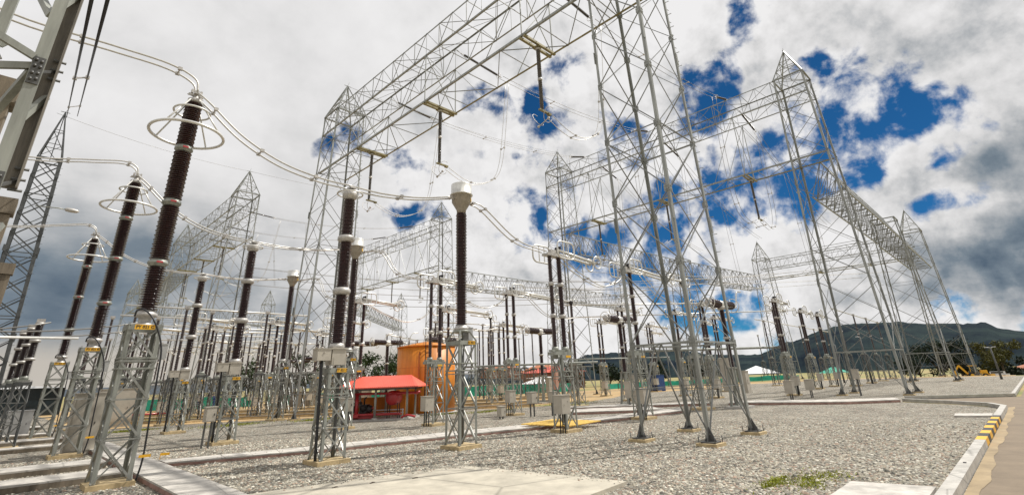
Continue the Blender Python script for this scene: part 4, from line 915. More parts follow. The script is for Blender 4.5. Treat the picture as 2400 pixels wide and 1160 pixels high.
for x, y, l in ((8.0, 37, 'leftmost, behind the middle arrester'), (10.2, 41, 'second, behind the farthest voltage transformer'), (13.0, 36.5, 'third, behind the middle voltage transformer'), (15.8, 41, 'fourth, left of the third capped column'), (16.5, 34.5, 'fifth, right of the third capped column')):
    copy_thing(D1, (x, y, 0), 'disconnector in the cluttered left background, ' + l, group='disconnectors in the left background')
for x, y, l in ((6.2, 44, 'leftmost'), (19.5, 43.5, 'middle'), (27.5, 38, 'rightmost')):
    copy_thing(E1, (x, y, 0), 'long armed disconnector behind the voltage transformers, %s of three' % l, group='disconnectors in the left background')

for x, y, l in ((30.0, 19.5, 'first'), (33.0, 15.0, 'second'), (41.0, 13.0, 'third'), (29.5, 31.0, 'fourth'), (47.5, 21.5, 'fifth'), (52.0, 30.0, 'sixth')):
    copy_thing(D1, (x, y, 0), 'disconnector in the clutter behind the front tower, %s of six counted away from it' % l, group='disconnectors behind the front tower')

# ---- circuit breakers with two horizontal chambers
def breaker(loc, label, first=None):
    r = thing('circuit_breaker', label, 'circuit breaker', loc, 0, 'circuit breakers with two horizontal brown chambers')
    b = MB()
    for sx, sy in ((-1, -1), (1, -1), (1, 1), (-1, 1)): b.bar((sx * .34, sy * .22, .05), (sx * .16, sy * .14, 1.72), .10, .08)
    b.bar((-.4, -.25, .1), (.4, -.25, .1), .07); b.bar((-.4, .25, .1), (.4, .25, .1), .07); b.box((0, 0, 1.74), (.5, .42, .05)); part('support_frame', b, 'galv', r)
    part('plinth', MB().box((0, 0, .045), (1.3, .9, .09)), 'concrete', r)
    part('drive_cabinet', MB().box((.30, -.34, 1.1), (.42, .32, .95)).box((.30, -.34, 1.59), (.46, .36, .03)).box((.30, -.51, 1.15), (.2, .01, .16)), 'box', r)
    z = 1.78
    for k in range(2):
        part('insulator', shed_mesh(1.25, .09, .145, 22, 14), None, r, (0, 0, z)); z += 1.25
        part('joint_flange', MB().lathe([(.1, 0), (.16, .02), (.16, .12), (.1, .14)], 12), 'cast', r, (0, 0, z)); z += .14
    part('centre_housing', MB().lathe([(.14, -.22), (.2, -.16), (.2, .16), (.14, .22)], 14, (0, 0, z + .12), (1, 0, 0)).lathe([(.12, -.1), (.16, 0), (.16, .14)], 12, (0, 0, z)), 'alu', r)
    part('lower_ring', MB().ring((0, 0, z - .02), .34, .02, n=32, m=6).tube([(-.34, 0, z - .02), (.34, 0, z - .02)], .015, 6), 'alu', r)
    for s in (-1, 1):
        ch = MB(); pr = [(.15, .2)]
        for i in range(24): zz = .22 + i * .044; k = 1 if i % 2 else .96; pr += [(.17, zz), (.205 * k, zz + .014), (.205 * k, zz + .02), (.172, zz + .036)]
        pr.append((.15, 1.30)); ch.lathe(pr, 18, (0, 0, z + .12), (s, 0, .03)); part('interrupter_chamber', ch, 'porcelain', r)
        part('end_cap', MB().lathe([(.15, 1.30), (.18, 1.32), (.18, 1.40), (.10, 1.46)], 14, (0, 0, z + .12), (s, 0, .03)), 'cast', r)
        cx_ = s * 1.42; g = MB().ring((cx_, 0, z + .16), .34, .02, (1, 0, 0), 32, 6)
        for k in range(5): t = 2 * PI * k / 5; g.tube([(cx_, 0, z + .16), (cx_, math.cos(t) * .34, z + .16 + math.sin(t) * .34)], .011, 5)
        part('end_ring', g, 'alu', r)
    part('connection', MB().tube(smoothpath([(1.45, 0, z + .2), (1.9, 0, z + .15), (2.3, 0, z + .9), (2.9, 0, z + 1.0)]), .035, 8), 'alu', r)
    return r
B1 = breaker((24.8, 10.25, 0), 'circuit breaker with a horizontal brown drum seen behind the right leg of the front tower')
copy_thing(B1, (25.75, 16.85, 0), 'circuit breaker with a horizontal brown drum left of the front tower')
copy_thing(B1, (26.9, 24.3, 0), 'circuit breaker with a horizontal brown drum beside the nearest disconnector posts')
for i, (x, y) in enumerate(((26.0, 54.0), (27.0, 61.0), (28.0, 68.0))): copy_thing(B1, (x, y, 0), 'distant circuit breaker behind the left side of the near voltage transformer, %s of three' % ('nearest', 'middle', 'farthest')[i])
for x, y, l in ((22.0, 36.5, 'circuit breaker with dark drums left of the near voltage transformer'), (20.5, 38.0, 'circuit breaker with dark drums just right of the third capped column'), (24.8, 33.0, 'circuit breaker whose dark drum end shows above the red roof')): copy_thing(B1, (x, y, 0), l)

# ---- thin bus posts on the right and in the distance
BG = 'thin bus posts standing in rows'
bp = None
def busrow(pts, where, zt=6.0, ordn=None):
    global bp
    pts = sorted(pts, key=lambda p: px(p[0], p[1], 3))
    names = ('leftmost', 'second from the left', 'third from the left', 'fourth from the left', 'fifth from the left', 'sixth from the left', 'seventh from the left', 'eighth from the left', 'ninth from the left', 'tenth from the left')
    for i, (x, y) in enumerate(pts):
        lb = 'thin dark bus post %s, %s' % (where, names[i])
        if bp is None: bp = post_ins((x, y, 0), lb, zt, 'bus_post', 'bus post', 2, .085, 2.5, False, BG, .3, 'porcelain_far', 8)
        else: copy_thing(bp, (x, y, 0), lb, group=BG)
busrow([(54.5, 18.46), (67.6, 18.97), (75.0, 19.45), (82.3, 19.9)], 'in the rear row before the dark hill')
busrow([(57.7, 11.27), (63.9, 11.46), (71.9, 11.89), (50.9, 11.1)], 'in the row behind the wide right tower')
busrow([(78.4, 27.8), (66, 27.2), (58, 26.6)], 'in the row above the white tent')
busrow([(40, 36), (44.0, 35.5), (49, 35), (56, 34.5)], 'behind the orange interrupter cabinets near the horizon')
busrow([(33, 52), (37, 52), (41, 52), (45, 52)], 'right of the nearest silver capped column')
busrow([(27, 45), (29.5, 46.5), (31.6, 48), (34, 50)], 'above the ridge of the red roof')
busrow([(9.5, 47), (12.2, 47), (15, 47.2), (17.8, 47.2)], 'behind the farthest voltage transformer')
busrow([(8.5, 60), (11, 60.5), (20, 60), (24, 60)], 'between the far left disconnectors')
busrow([(3.2, 36), (4.4, 40), (4.2, 46), (5.2, 51), (6.5, 57)], 'behind the nearest arrester pedestal')
def bus(name, pts, lb, r=.05, m='alu'): single(name, MB().tube([(x - pts[0][0], y - pts[0][1], z - pts[0][2]) for x, y, z in pts], r, 8), m, lb, 'busbar', pts[0])
bus('tube_busbar', [(52, 18.4, 6.16), (84, 20, 6.16)], 'thin tubular busbar on the rear row of posts before the hill')
bus('tube_busbar', [(49, 11.05, 6.16), (74, 12.0, 6.16)], 'thin tubular busbar on the posts behind the wide tower')
bus('tube_busbar', [(27, 45, 6.16), (34, 50, 6.16)], 'tubular busbar above the red roof')
bus('tube_busbar', [(9, 47, 6.16), (18.5, 47.2, 6.16)], 'white tubular busbar behind the farthest voltage transformer')
for j, (Y0_, X0_, n_) in enumerate(((34.0, 4.8, 6), (38.8, 5.2, 7), (44.2, 7.5, 7), (50.5, 6.5, 8), (56.5, 9.0, 8))):
    busrow([(X0_ + i * 1.75 + rnd.uniform(-.5, .5), Y0_ + rnd.uniform(-1.2, 1.2)) for i in range(n_) if (i + j) % 3], 'in the left background, %s row' % ('nearest', 'second', 'third', 'fourth', 'farthest')[j])
    bus('tube_busbar', [(X0_ - .6, Y0_, 6.16), (X0_ + n_ * 1.75 - 1, Y0_ + n_ * .05, 6.16)], 'pale tubular busbar on the left background posts, %s row' % ('nearest', 'second', 'third', 'fourth', 'farthest')[j], .045)
for j, (Y0_, X0_, n_) in enumerate(((33.5, 24.5, 6), (38, 28, 6), (44, 32, 6))):
    busrow([(X0_ + i * 2.6, Y0_ + i * .05) for i in range(n_)], 'right of the tank, %s row' % ('nearest', 'middle', 'farthest')[j])
    bus('tube_busbar', [(X0_ - .6, Y0_, 6.16), (X0_ + n_ * 2.6 - 2, Y0_ + n_ * .05, 6.16)], 'pale tubular busbar right of the tank, %s row' % ('nearest', 'middle', 'farthest')[j], .045)
bus('tube_busbar', [(20, 16.9, 2.45), (27, 14.6, 2.45)], 'low horizontal steel rod left of the front tower', .03, 'galv')
bus('tube_busbar', [(24.5, 20.5, 5.9), (33.5, 14.6, 5.9)], 'white tube crossing behind the front tower, nearest', .045)
bus('tube_busbar', [(30.0, 25.5, 5.9), (44.5, 12.5, 5.9)], 'white tube crossing behind the front tower, farther one', .045)
bus('steel_rail', [(27.0, 17.2, 2.9), (36.0, 11.4, 2.9)], 'low grey steel beam behind the front tower', .07, 'galv')
bus('steel_rail', [(17.2, 21.2, 2.30), (22.6, 16.4, 2.30)], 'horizontal grey steel rail joining two pedestals right of the capped column', .05, 'galv')

# three dark columns on lattice stands at the left edge
q = None
for i, (x, y) in enumerate(((.75, 26.0), (.6, 28.2), (.45, 30.6))):
    lb = 'dark insulator column at the left edge below the lattice tower, %s of three' % ('tallest', 'middle', 'shortest looking')[i]
    if q is None: q = post_ins((x, y, 0), lb, 4.2, 'insulator_column', 'insulator column', 3, .14, 2.2, False, 'dark insulator columns at the left edge', .28, 'porcelain_far', 12)
    else: copy_thing(q, (x, y, 0), lb)

# ================================================================ CONDUCTORS
def twin(name, paths, lb, r=.018, m='wire_light', cat='conductor', spacers=0, seg=6, group=None):
    o = paths[0][0]; root = thing(name, lb, cat, o, 0, group)
    for P in paths: part('wire', MB().tube([(x - o[0], y - o[1], z - o[2]) for x, y, z in P], r, seg), m, root)
    if len(paths) == 2:
        for k in range(spacers):
            i = int(len(paths[0]) * (k + 1) / (spacers + 1)); a, b = paths[0][i], paths[1][min(i, len(paths[1]) - 1)]
            s = MB().bar((a[0] - o[0], a[1] - o[1], a[2] - o[2]), (b[0] - o[0], b[1] - o[1], b[2] - o[2]), .03)
            for c in (a, b): s.box((c[0] - o[0], c[1] - o[1], c[2] - o[2]), (.09, .07, .08))
            part('spacer', s, 'cast', root)
    return root
def offs(P, d): return [(x, y + d, z) for x, y, z in P]
ph_names = ('nearest', 'middle', 'farthest')
for i, (a, c, p_, dd) in enumerate(zip(ARR, CVT, PT, ((13.55, 11.33), (13.15, 17.95), (13.2, 24.9)))):
    n = ph_names[i]; za = 8.92; zp = 6.97 if i == 0 else (7.43 if i == 1 else 7.63)
    P = smoothpath([(a[0], a[1], za), (a[0] - .12, a[1], za + .34), (a[0] - .75, a[1], za + .52), (a[0] - 1.9, a[1], za + .5), (a[0] - 3.6, a[1], za + .45), (a[0] - 5.5, a[1], za + .9)] if i == 0 else [(a[0], a[1], 8.92), (a[0] - .1, a[1], 9.2), (a[0] - .5, a[1], 9.3), (a[0] - 1.4, a[1], 9.1), (a[0] - 3.2, a[1], 8.75), (a[0] - 6, a[1], 9.0)])
    twin('twin_conductor', [offs(P, -.14), offs(P, .14)], 'pale twin cables curving left from the top of the %s surge arrester' % n, .024, spacers=2, seg=8)
    ym = (a[1] + c[1]) / 2
    P = smoothpath([(a[0], a[1], za - .02), (a[0] + .35, lerp(a, c, .1)[1], za - .32), (a[0] + 1.15, lerp(a, c, .3)[1], 7.85), (a[0] + 2.1, lerp(a, c, .55)[1], 7.28), (a[0] + 3.1, lerp(a, c, .8)[1], 6.98), (c[0], c[1], 6.88)])
    twin('twin_conductor', [offs(P, -.14), offs(P, .14)], 'pale twin cables sagging between the %s surge arrester and voltage transformer' % n, .024, spacers=3, seg=8)
    P = smoothpath([(c[0], c[1], 6.88), lerp((c[0], c[1], 6.78), (p_[0] - .45, p_[1], zp - .2), .3), lerp((c[0], c[1], 6.68), (p_[0] - .45, p_[1], zp - .1), .65), (p_[0] - .45, p_[1], zp)])
    twin('twin_conductor', [offs(P, -.12), offs(P, .12)], 'pale twin cables from the %s voltage transformer to its capped column' % n, .024, spacers=1, seg=8)
    P = smoothpath([(p_[0] + .45, p_[1], zp), (p_[0] + .9, lerp(p_, dd, .3)[1], zp - .12), lerp((p_[0] + .45, p_[1], zp - .55), (dd[0] - .5, dd[1], 5.75), .55), (dd[0] - .55, dd[1], 5.85)])
    twin('twin_conductor', [offs(P, -.12), offs(P, .12)], 'pale twin cables dropping from the %s capped column to its disconnector' % n, .022, 'wire_light', spacers=2, seg=8)
for i, y in enumerate((11.4, 18.5, 25.3)):
    P = smoothpath([(13.9, y, 5.75), (15.0, y, 5.3), (16.4, y, 4.95), (17.6, y, 5.3), (18.1, y, 5.8)])
    twin('twin_conductor', [offs(P, -.1), offs(P, .1)], 'twin cables looping low between the two %s disconnectors' % ph_names[i], .02, spacers=2)
    P = smoothpath([(19.6, y, 5.75), (21.0, y, 4.9), (22.4, y, 4.7), (23.8, y, 4.9)])
    twin('twin_conductor', [offs(P, -.1), offs(P, .1)], 'twin cables running to the drum of the %s circuit breaker' % ph_names[i], .018, spacers=1)

def suspended(loc, lb, group, mt='porcelain_grey'):
    r = thing('suspended_insulator', lb, 'insulator string', loc, 0, group)
    part('insulator', shed_mesh(1.42, .06, .095, 26, 12, mt), None, r, (0, 0, -1.56)); part('insulator', shed_mesh(1.35, .055, .088, 26, 12, mt), None, r, (0, 0, -3.05))
    part('top_fitting', MB().lathe([(.05, -.14), (.12, -.12), (.12, -.06), (.08, 0)], 10), 'cast', r)
    part('joint_flange', MB().lathe([(.06, -1.70), (.10, -1.68), (.10, -1.58), (.06, -1.56)], 10), 'cast', r)
    part('yoke_plate', MB().box((.14, 0, -3.12), (.62, .10, .07)).box((.44, 0, -3.15), (.16, .14, .10)), 'galv_warm', r)
    b = MB()
    for sy in (-1, 1): b.tube([(.05 + math.cos(t) * .28, sy * .30 + sy * .14 * math.sin(t), -3.42 + math.sin(t) * .30) for t in [PI * .35 + k * PI * 1.5 / 14 for k in range(15)]], .012, 6)
    b.bar((-.06, -.36, -3.66), (.16, .38, -3.66), .03); b.sphere((-.06, -.36, -3.66), .06); b.sphere((.16, .38, -3.66), .06)
    part('open_contact', b, 'cast', r); return r
def tension(loc, q, lb, group):
    r = thing('tension_insulator', lb, 'insulator string', loc, 0, group); v = (q[0] - loc[0], q[1] - loc[1], q[2] - loc[2])
    b = MB().tube([(0, 0, 0), lerp((0, 0, 0), v, .16)], .018, 6); part('link', b, 'cast', r)
    b = MB().tube([lerp((0, 0, 0), v, t) for t in (.16, .9)], .055, 8)
    for k in range(30): t = .18 + k * .024; d = Vector(v).normalized(); b.lathe([(.055, 0), (.085, .012), (.055, .03)], 8, lerp((0, 0, 0), v, t), tuple(d))
    part('insulator', b, 'porcelain_grey', r)
    part('arcing_ring', MB().ring(lerp((0, 0, 0), v, .93), .17, .013, tuple(Vector(v)), 20, 5).tube([lerp((0, 0, 0), v, .9), v], .03, 6), 'cast', r); return r
SGr = 'suspended insulators under the gantry beams'; TG = 'tension insulators at the gantry beams'; CG = 'overhead conductor pairs between the gantries'; JG = 'jumper cable loops under the gantries'; DG = 'vertical droppers'
sus0 = None; ten0 = {}
for bi, (dy, bname) in enumerate(((0, 'nearest gantry'), (DY, 'left gantry behind the transformers'))):
    for i, y0 in enumerate(PH):
        y = y0 + dy; n = ph_names[i]
        lb = '%s dark insulator hanging from the %s beam' % (n, bname)
        if sus0 is None: sus0 = suspended((13.5, y, 15.0), lb, SGr)
        else: copy_thing(sus0, (13.5, y, 15.0), lb)
        lb = '%s sloping insulator string under the %s' % (n, bname)
        if 0 not in ten0: ten0[0] = tension((14.56, y, 19.3), (18.1, y, 19.05), lb, TG)
        else: copy_thing(ten0[0], (14.56, y, 19.3), lb)
        lb = '%s string at the far gantry, in line with the %s' % (n, bname)
        if 1 not in ten0: ten0[1] = tension((36.3, y, 21.55), (33.6, y, 20.75), lb, TG)
        else: copy_thing(ten0[1], (36.3, y, 21.55), lb)
        if bi < 2:
            P = sag((18.1, y, 19.05), (33.6, y, 20.75), .45, 16)
            twin('overhead_conductor', [offs(P, -.16), offs(P, .16)], '%s overhead wire pair running right from the %s' % (n, bname), .014, 'wire', 'overhead wire', 2, 5, CG)
            P = smoothpath([(14.0, y, 11.75), (15.0, y, 11.4), (16.0, y, 11.4), (17.2, y, 12.0), (17.8, y, 13.1), (18.2, y, 15.5), (18.6, y, 18.9)])
            twin('jumper_loop', [offs(P, -.14), offs(P, .14)], '%s pale cable loop under the %s' % (n, bname), .015, 'wire_light', 'jumper cable', 3, 6, JG)
for i, y in enumerate(PH):
    n = ph_names[i]
    copy_thing(sus0, (37.3, y, 15.0), '%s dark insulator hanging below the gantry of the wide right tower' % n)
    copy_thing(sus0, (37.4, y + DY, 15.0), '%s dark insulator hanging under the gantry above the orange tank' % n)
    t = tension((38.3, y, 21.4), (41.6, y, 20.5), '%s insulator string on the right side of the wide tower gantry' % n, TG)
    P = sag((41.6, y, 20.5), (59, y, 15.5), .9, 16)
    twin('overhead_conductor', [offs(P, -.16), offs(P, .16)], '%s wire pair descending right from the wide tower gantry' % n, .014, 'wire', 'overhead wire', 3, 5, CG)
    P = smoothpath([(33.4, y, 20.7), (33.0, y, 17), (33.1, y, 13.2), (33.8, y, 11.6), (35.5, y, 11.2), (37.1, y, 11.8)])
    twin('jumper_loop', [offs(P, -.14), offs(P, .14)], '%s long cable loop left of the wide tower gantry strings' % n, .014, 'wire', 'jumper cable', 3, 5, JG)
    P = smoothpath([(41.8, y, 20.4), (41.4, y, 16), (41.0, y, 12.9), (39.6, y, 11.5), (37.8, y, 11.8)])
    twin('jumper_loop', [offs(P, -.14), offs(P, .14)], '%s long cable loop right of the wide tower gantry strings' % n, .014, 'wire', 'jumper cable', 2, 5, JG)
# busbars strung along the yard at lower level, and shield wires
k = 0
for y, z, lb in ((14.5, 12.5, 'lowest'), (15.8, 12.4, 'second'), (17.2, 12.3, 'third')):
    P = sag((44, 33 + k * 5, z), (79.4, 8 + k * 5, z), .7, 18); k += 1
    twin('strung_busbar', [offs(P, 0), [(a, b, c) for a, b, c in offs(P, .3)]], '%s of the thin strung wires crossing toward the right towers' % lb, .014, 'wire', 'overhead wire', 4, 5, 'strung wires toward the right towers')
for y, lb in ((9.5, 'nearest'), (15.0, 'second'), (22.0, 'third'), (27.5, 'farthest')):
    P = sag((28, y + 22, 9.6), (59.5, y - 1, 11.0), .8, 18)
    twin('strung_busbar', [offs(P, 0), offs(P, .3)], '%s thin wire pair strung behind the front tower' % lb, .014, 'wire', 'overhead wire', 4, 5, 'strung wires behind the front tower')
for y, lb in ((33.5, 'upper'), (37.5, 'middle'), (41.5, 'lower')):
    P = sag((13.8, y + 12, 11.4), (60, y - 4, 12.0), 1.0, 20)
    twin('strung_busbar', [offs(P, 0), offs(P, .3)], '%s thin wire pair crossing behind the orange tank' % lb, .014, 'wire', 'overhead wire', 4, 5, 'strung wires behind the tank')
P = sag((-.62, 43.2, 19.9), (-.20, 6, 5.72), 0, 8)
twin('rising_cable', [P, sag((-.1, 43.2, 20.2), (-.075, 6, 5.78), 0, 8)], 'dark twin cables rising steeply from the left edge tower out of the picture', .02, 'rubber', 'overhead wire', 2, 6)
for a, b, dr, lb in (((13.5, 50.3, 22), (37.4, 50.3, 23.9), .5, 'thin wire from the left pointed tower to the one above the tank'), ((13.5, 29.8, 22), (37.3, 29.8, 23.9), .6, 'thin wire from the near gantry tower peak to the middle tower'), ((-1.2, 44, 20.4), (13.5, 50.3, 22), .4, 'thin wire from the left edge tower to the left pointed tower')):
    twin('shield_wire', [sag(a, b, dr, 14)], lb, .012, 'wire', 'overhead wire', 0, 4)
for i, (x, y) in enumerate(((3.5, 24), (3.8, 27), (1.0, 25))):
    twin('low_cable', [sag((-5, y, 4.3 + i * .1), (x, y, 4.2), .5, 10)], 'thin sagging cable at the left edge, %s of three' % ('lowest', 'middle', 'highest')[i], .025, 'wire', 'cable', 0, 5)
twin('low_tube', [[(-6, 17, 3.0), (1.3, 17.2, 3.05)]], 'white horizontal tube entering from the left edge', .03, 'alu', 'busbar', 0, 8)

# vertical droppers under the far wires
for i, (x, y, z0, z1) in enumerate(((20.5, 61.7, 18.9, 13), (21.5, 54.7, 19, 12.5), (28, 54.7, 19.5, 12), (34.5, 61.7, 20.5, 12), (50, 18.4, 18.1, 9), (48, 11.4, 18.4, 9), (54, 11.4, 17, 9.5))):
    P = sag((x, y, z0), (x + .9, y, z1), 0, 6)
    twin('dropper', [offs(P, 0), offs(P, .3)], 'thin double dropper hanging from far wires, %s' % ('leftmost by the third capped column', 'beside the left pointed tower', 'above the third capped column', 'left of the tower above the tank', 'right of the middle disconnectors', 'left of the wide right tower', 'in front of the right truss beam')[i], .012, 'wire', 'dropper cable', 1, 5, DG)

# ================================================================ TANK, SHED, SMALL OBJECTS
tk = thing('water_tank', 'big orange cylindrical water tank with a low conical roof', 'tank', (17.75, 25.1, 0))
TR, THh = 1.66, 3.52
part('shell', MB().lathe([(TR, .06), (TR, THh)], 48), 'orange', tk)
b = MB()
for z in (1.2, 2.4): b.lathe([(TR + .002, z), (TR + .005, z + .006), (TR + .002, z + .012)], 48)
for k in range(10):
    t = k * PI / 5
    for j in range(3): tt = t + (.3 if j % 2 else 0); b.bar((math.cos(tt) * (TR + .006), math.sin(tt) * (TR + .006), j * 1.2 + .06), (math.cos(tt) * (TR + .006), math.sin(tt) * (TR + .006), j * 1.2 + 1.2), .004)
part('weld_seams', b, 'orange_dark', tk)
part('roof', MB().lathe([(TR + .05, THh), (TR + .05, THh + .05), (TR * .5, THh + .22), (.15, THh + .34), (.02, THh + .35)], 48), 'orange', tk)
part('base_ring', MB().lathe([(TR + .12, 0), (TR + .12, .07), (TR, .08)], 48), 'concrete', tk)
b = MB(); n = 22
for k in range(n):
    t = 2 * PI * k / n; x, y = math.cos(t) * TR, math.sin(t) * TR; b.bar((x, y, THh), (x, y, THh + .34), .014)
for z in (.18, .34): b.ring((0, 0, THh + z), TR, .009, n=44, m=5)
part('guard_rail', b, 'galv_old', tk)
dv = Vector((-1, -.9, 0)).normalized()
b = MB(); x, y = dv.x * (TR + .1), dv.y * (TR + .1); b.tube([(x, y, .1), (x, y, 3.1), (x * .94, y * .94, 3.2)], .045, 8); part('riser_pipe', b, 'orange_dark', tk)
b = MB(); s0 = Vector((dv.y, -dv.x, 0)); c0 = Vector((-.55, -.83, 0)).normalized() * (TR + .12)
for s in (-.11, .11): b.bar(tuple(c0 + s0 * s + Vector((0, 0, .2))), tuple(c0 + s0 * s + Vector((0, 0, THh + .4))), .03)
for k in range(16): z = .4 + k * .21; b.bar(tuple(c0 - s0 * .11 + Vector((0, 0, z))), tuple(c0 + s0 * .11 + Vector((0, 0, z))), .02)
part('ladder', b, 'dark', tk)

# pump shed; its long axis faces the camera's picture plane
sa = math.atan2(-.34, .94)
sh = thing('pump_shed', 'open pump shelter with a bright red sheet roof', 'shed', (14.05, 23.8, 0), -PI / 4 - .02)
rf = MB(); W2, ez, rz_ = 2.0, 1.50, 2.02
xL, xR = -1.75, 2.05; yF, yB = -1.1, 1.5
rf._add([(xL - .1, yF, ez), (xR + .1, yF, ez), (xR - .55, .25, rz_), (xL + .2, .25, rz_), (xL + .1, yB, ez), (xR + .1, yB, ez)], [(0, 1, 2, 3), (4, 3, 2, 5), (1, 5, 2), (0, 3, 4)])
rf._add([(xL - .1, yF, ez - .05), (xR + .1, yF, ez - .05), (xR + .1, yB, ez - .05), (xL + .1, yB, ez - .05)], [(3, 2, 1, 0)])
rf.quad((xL - .1, yF, ez - .05), (xR + .1, yF, ez - .05), (xR + .1, yF, ez), (xL - .1, yF, ez)); rf.quad((xR + .1, yF, ez - .05), (xR + .1, yB, ez - .05), (xR + .1, yB, ez), (xR + .1, yF, ez))
ro = part('roof', rf, 'red_roof', sh)
rb = MB()
for k in range(39):
    x0 = xL + .0 + k * .098; x1 = xL + .25 + (x0 - xL) * ((xR - .55 - xL - .2) / (xR - xL)); rb.bar((x0, yF, ez + .008), (x1, .25, rz_ + .008), .016)
part('sheet_ribs', rb, 'red_roof', ro)
for x, y in ((-1.55, -.75), (.0, -.75), (1.55, -.75), (-1.55, 1.2), (0, 1.2), (1.55, 1.2)):
    p = part('post', MB().lathe([(.055, .1), (.055, ez - .05)], 10, (x, y, 0)), 'galv', sh)
    part('post_base', MB().box((x, y, .06), (.22, .22, .12)), 'concrete', p)
b = MB()
for y in (-.75, .25, 1.2): b.bar((-2.1, y, ez - .1), (1.9, y, ez - .1), .05, .08)
for x in (-1.9, 0, 1.55): b.bar((x, -.9, ez - .09), (x, 1.3, ez - .09), .04, .06)
part('roof_frame', b, 'galv_old', sh)
part('floor_slab', MB().box((-.2, .15, .03), (4.0, 2.2, .06)), 'concrete', sh)
def shed_item(name, mb, m, lb, cat, loc): 
    c, s = math.cos(-PI / 4 - .02), math.sin(-PI / 4 - .02); X = 14.05 + loc[0] * c - loc[1] * s; Y = 23.8 + loc[0] * s + loc[1] * c
    return single(name, mb, m, lb, cat, (X, Y, loc[2]), -PI / 4 - .02) if not isinstance(mb, str) else thing(name, lb, cat, (X, Y, loc[2]), -PI / 4 - .02)
pd = shed_item('red_drum', 'x', '', 'round dark red horizontal drum on a black stand under the shelter', 'drum', (.75, -.1, 0))
part('drum_body', MB().lathe([(.05, -.34), (.30, -.30), (.34, -.24), (.34, .24), (.30, .30), (.05, .34)], 24, (0, 0, .98), (.25, 1, 0)), 'red', pd)
b = MB()
for x in (-.26, .26):
    for y in (-.2, .2): b.bar((x, y, .06), (x * .9, y, .75), .035)
b.bar((-.26, -.2, .3), (.26, -.2, .3), .025); part('stand', b, 'black', pd)
for X0, lb in ((-1.5, 'left'), (-.62, 'right')):
    pm = shed_item('fire_pump', 'x', '', 'dark pump on a red base under the red roof, %s one' % lb, 'pump', (X0, -.15, 0))
    part('skid', MB().box((0, 0, .16), (.75, .5, .14)), 'red', pm)
    b = MB().box((-.1, 0, .50), (.34, .32, .42)).lathe([(.16, -.1), (.19, 0), (.16, .12)], 14, (.2, -.1, .5), (1, 0, 0)).lathe([(.14, 0), (.14, .05)], 12, (-.1, -.2, .55), (0, -1, 0))
    for i in range(7): b.box((rnd.uniform(-.28, .2), rnd.uniform(-.2, .1), rnd.uniform(.3, .85)), (.1, .09, .12), rnd.uniform(0, 3))
    b.tube([(-.1, 0, .7), (-.1, 0, .98), (.0, 0, 1.05)], .04, 8); part('engine', b, 'dark', pm)
pp = shed_item('red_pipework', 'x', '', 'red water pipes running below the shelter roof to the tank', 'pipes', (0, 0, 0))
part('header_pipe', MB().tube([(-2.0, -.35, 1.22), (1.95, -.35, 1.18), (2.1, -.3, 1.22)], .06, 10).lathe([(.09, 0), (.09, .03)], 12, (1.9, -.35, 1.18), (1, 0, 0)), 'red', pp)
part('riser', MB().tube([(-1.02, -.4, .1), (-1.02, -.4, 1.22)], .085, 10).box((-1.02, -.4, .2), (.3, .3, .1)), 'red', pp)
part('riser', MB().tube([(-.35, -.3, .2), (-.35, -.3, .55), (-.1, -.3, .55), (-.1, -.3, .2)], .05, 8), 'red', pp)
part('suction_pipe', MB().tube([(-1.9, -.45, .26), (1.2, -.45, .26)], .06, 10), 'red', pp)
part('outlet', MB().tube(smoothpath([(1.3, -.7, .1), (1.6, -.8, .2), (2.0, -.8, .12)]), .05, 8), 'red', pp)
shed_item('low_wall', MB().box((-.3, 1.35, .55), (2.6, .1, .9)), 'orange', 'low orange panel behind the pumps', 'wall', (0, 0, 0))
shed_item('low_wall', MB().box((.2, 1.0, .24), (1.6, .06, .05)).box((.2, 1.0, .38), (1.6, .06, .05)).box((-.55, 1.0, .22), (.05, .05, .4)).box((.95, 1.0, .22), (.05, .05, .4)), 'white', 'white rail fence behind the red drum', 'rail', (0, 0, 0))

# cabinets and posts
def cabinet(loc, d, lb, m='box', post=0, rz=0.0, name='cabinet', cat='cabinet'):
    r = thing(name, lb, cat, loc, rz); z = post
    part('body', MB().box((0, 0, z + d[2] / 2), d).box((0, 0, z + d[2] + .012), (d[0] + .05, d[1] + .05, .024)), m, r)
    part('door', MB().box((0, -d[1] / 2 - .006, z + d[2] / 2), (d[0] * .86, .012, d[2] * .88)), m, r)
    part('handle', MB().box((d[0] * .32, -d[1] / 2 - .02, z + d[2] / 2), (.02, .02, .07)), 'dark', r)
    if post:
        b = MB()
        for x in (-.3, .3): b.bar((x * d[0], 0, 0), (x * d[0], 0, z), .05)
        part('stand', b, 'galv_old', r)
    return r
cabinet((2.32, 21.7, 0), (.75, .55, 1.72), 'large grey beige cabinet standing behind the second arrester pedestal', 'box')
cabinet((1.2, 33.5, 0), (.9, .6, 1.1), 'lilac grey cabinet at far left behind the third arrester pedestal', 'box_grey')
cabinet((5.0, 36, 0), (1.6, .8, 1.9), 'tall beige cabinet behind the nearest arrester pedestal', 'box')
cabinet((5.12, 18.9, 0), (.30, .26, .42), 'small beige box on a post beside the middle voltage transformer', 'box', .75)
cabinet((10.1, 19.6, 0), (.42, .30, .46), 'beige box behind the nearest voltage transformer pedestal', 'box', .70)
cabinet((17.9, 16.9, 0), (.40, .30, .48), 'left of two small beige boxes below the disconnector right of the capped column', 'box', .55)
cabinet((18.7, 16.3, 0), (.34, .28, .46), 'right of two small beige boxes below the disconnector right of the capped column', 'box', .55)
cabinet((19.1, 12.0, 0), (.5, .34, .46), 'beige box behind the left leg of the front tower, on short posts', 'box', .55)
cabinet((24.6, 15.9, 0), (.52, .36, .80), 'beige cabinet with a dark window left of the front tower leg', 'box', .45)
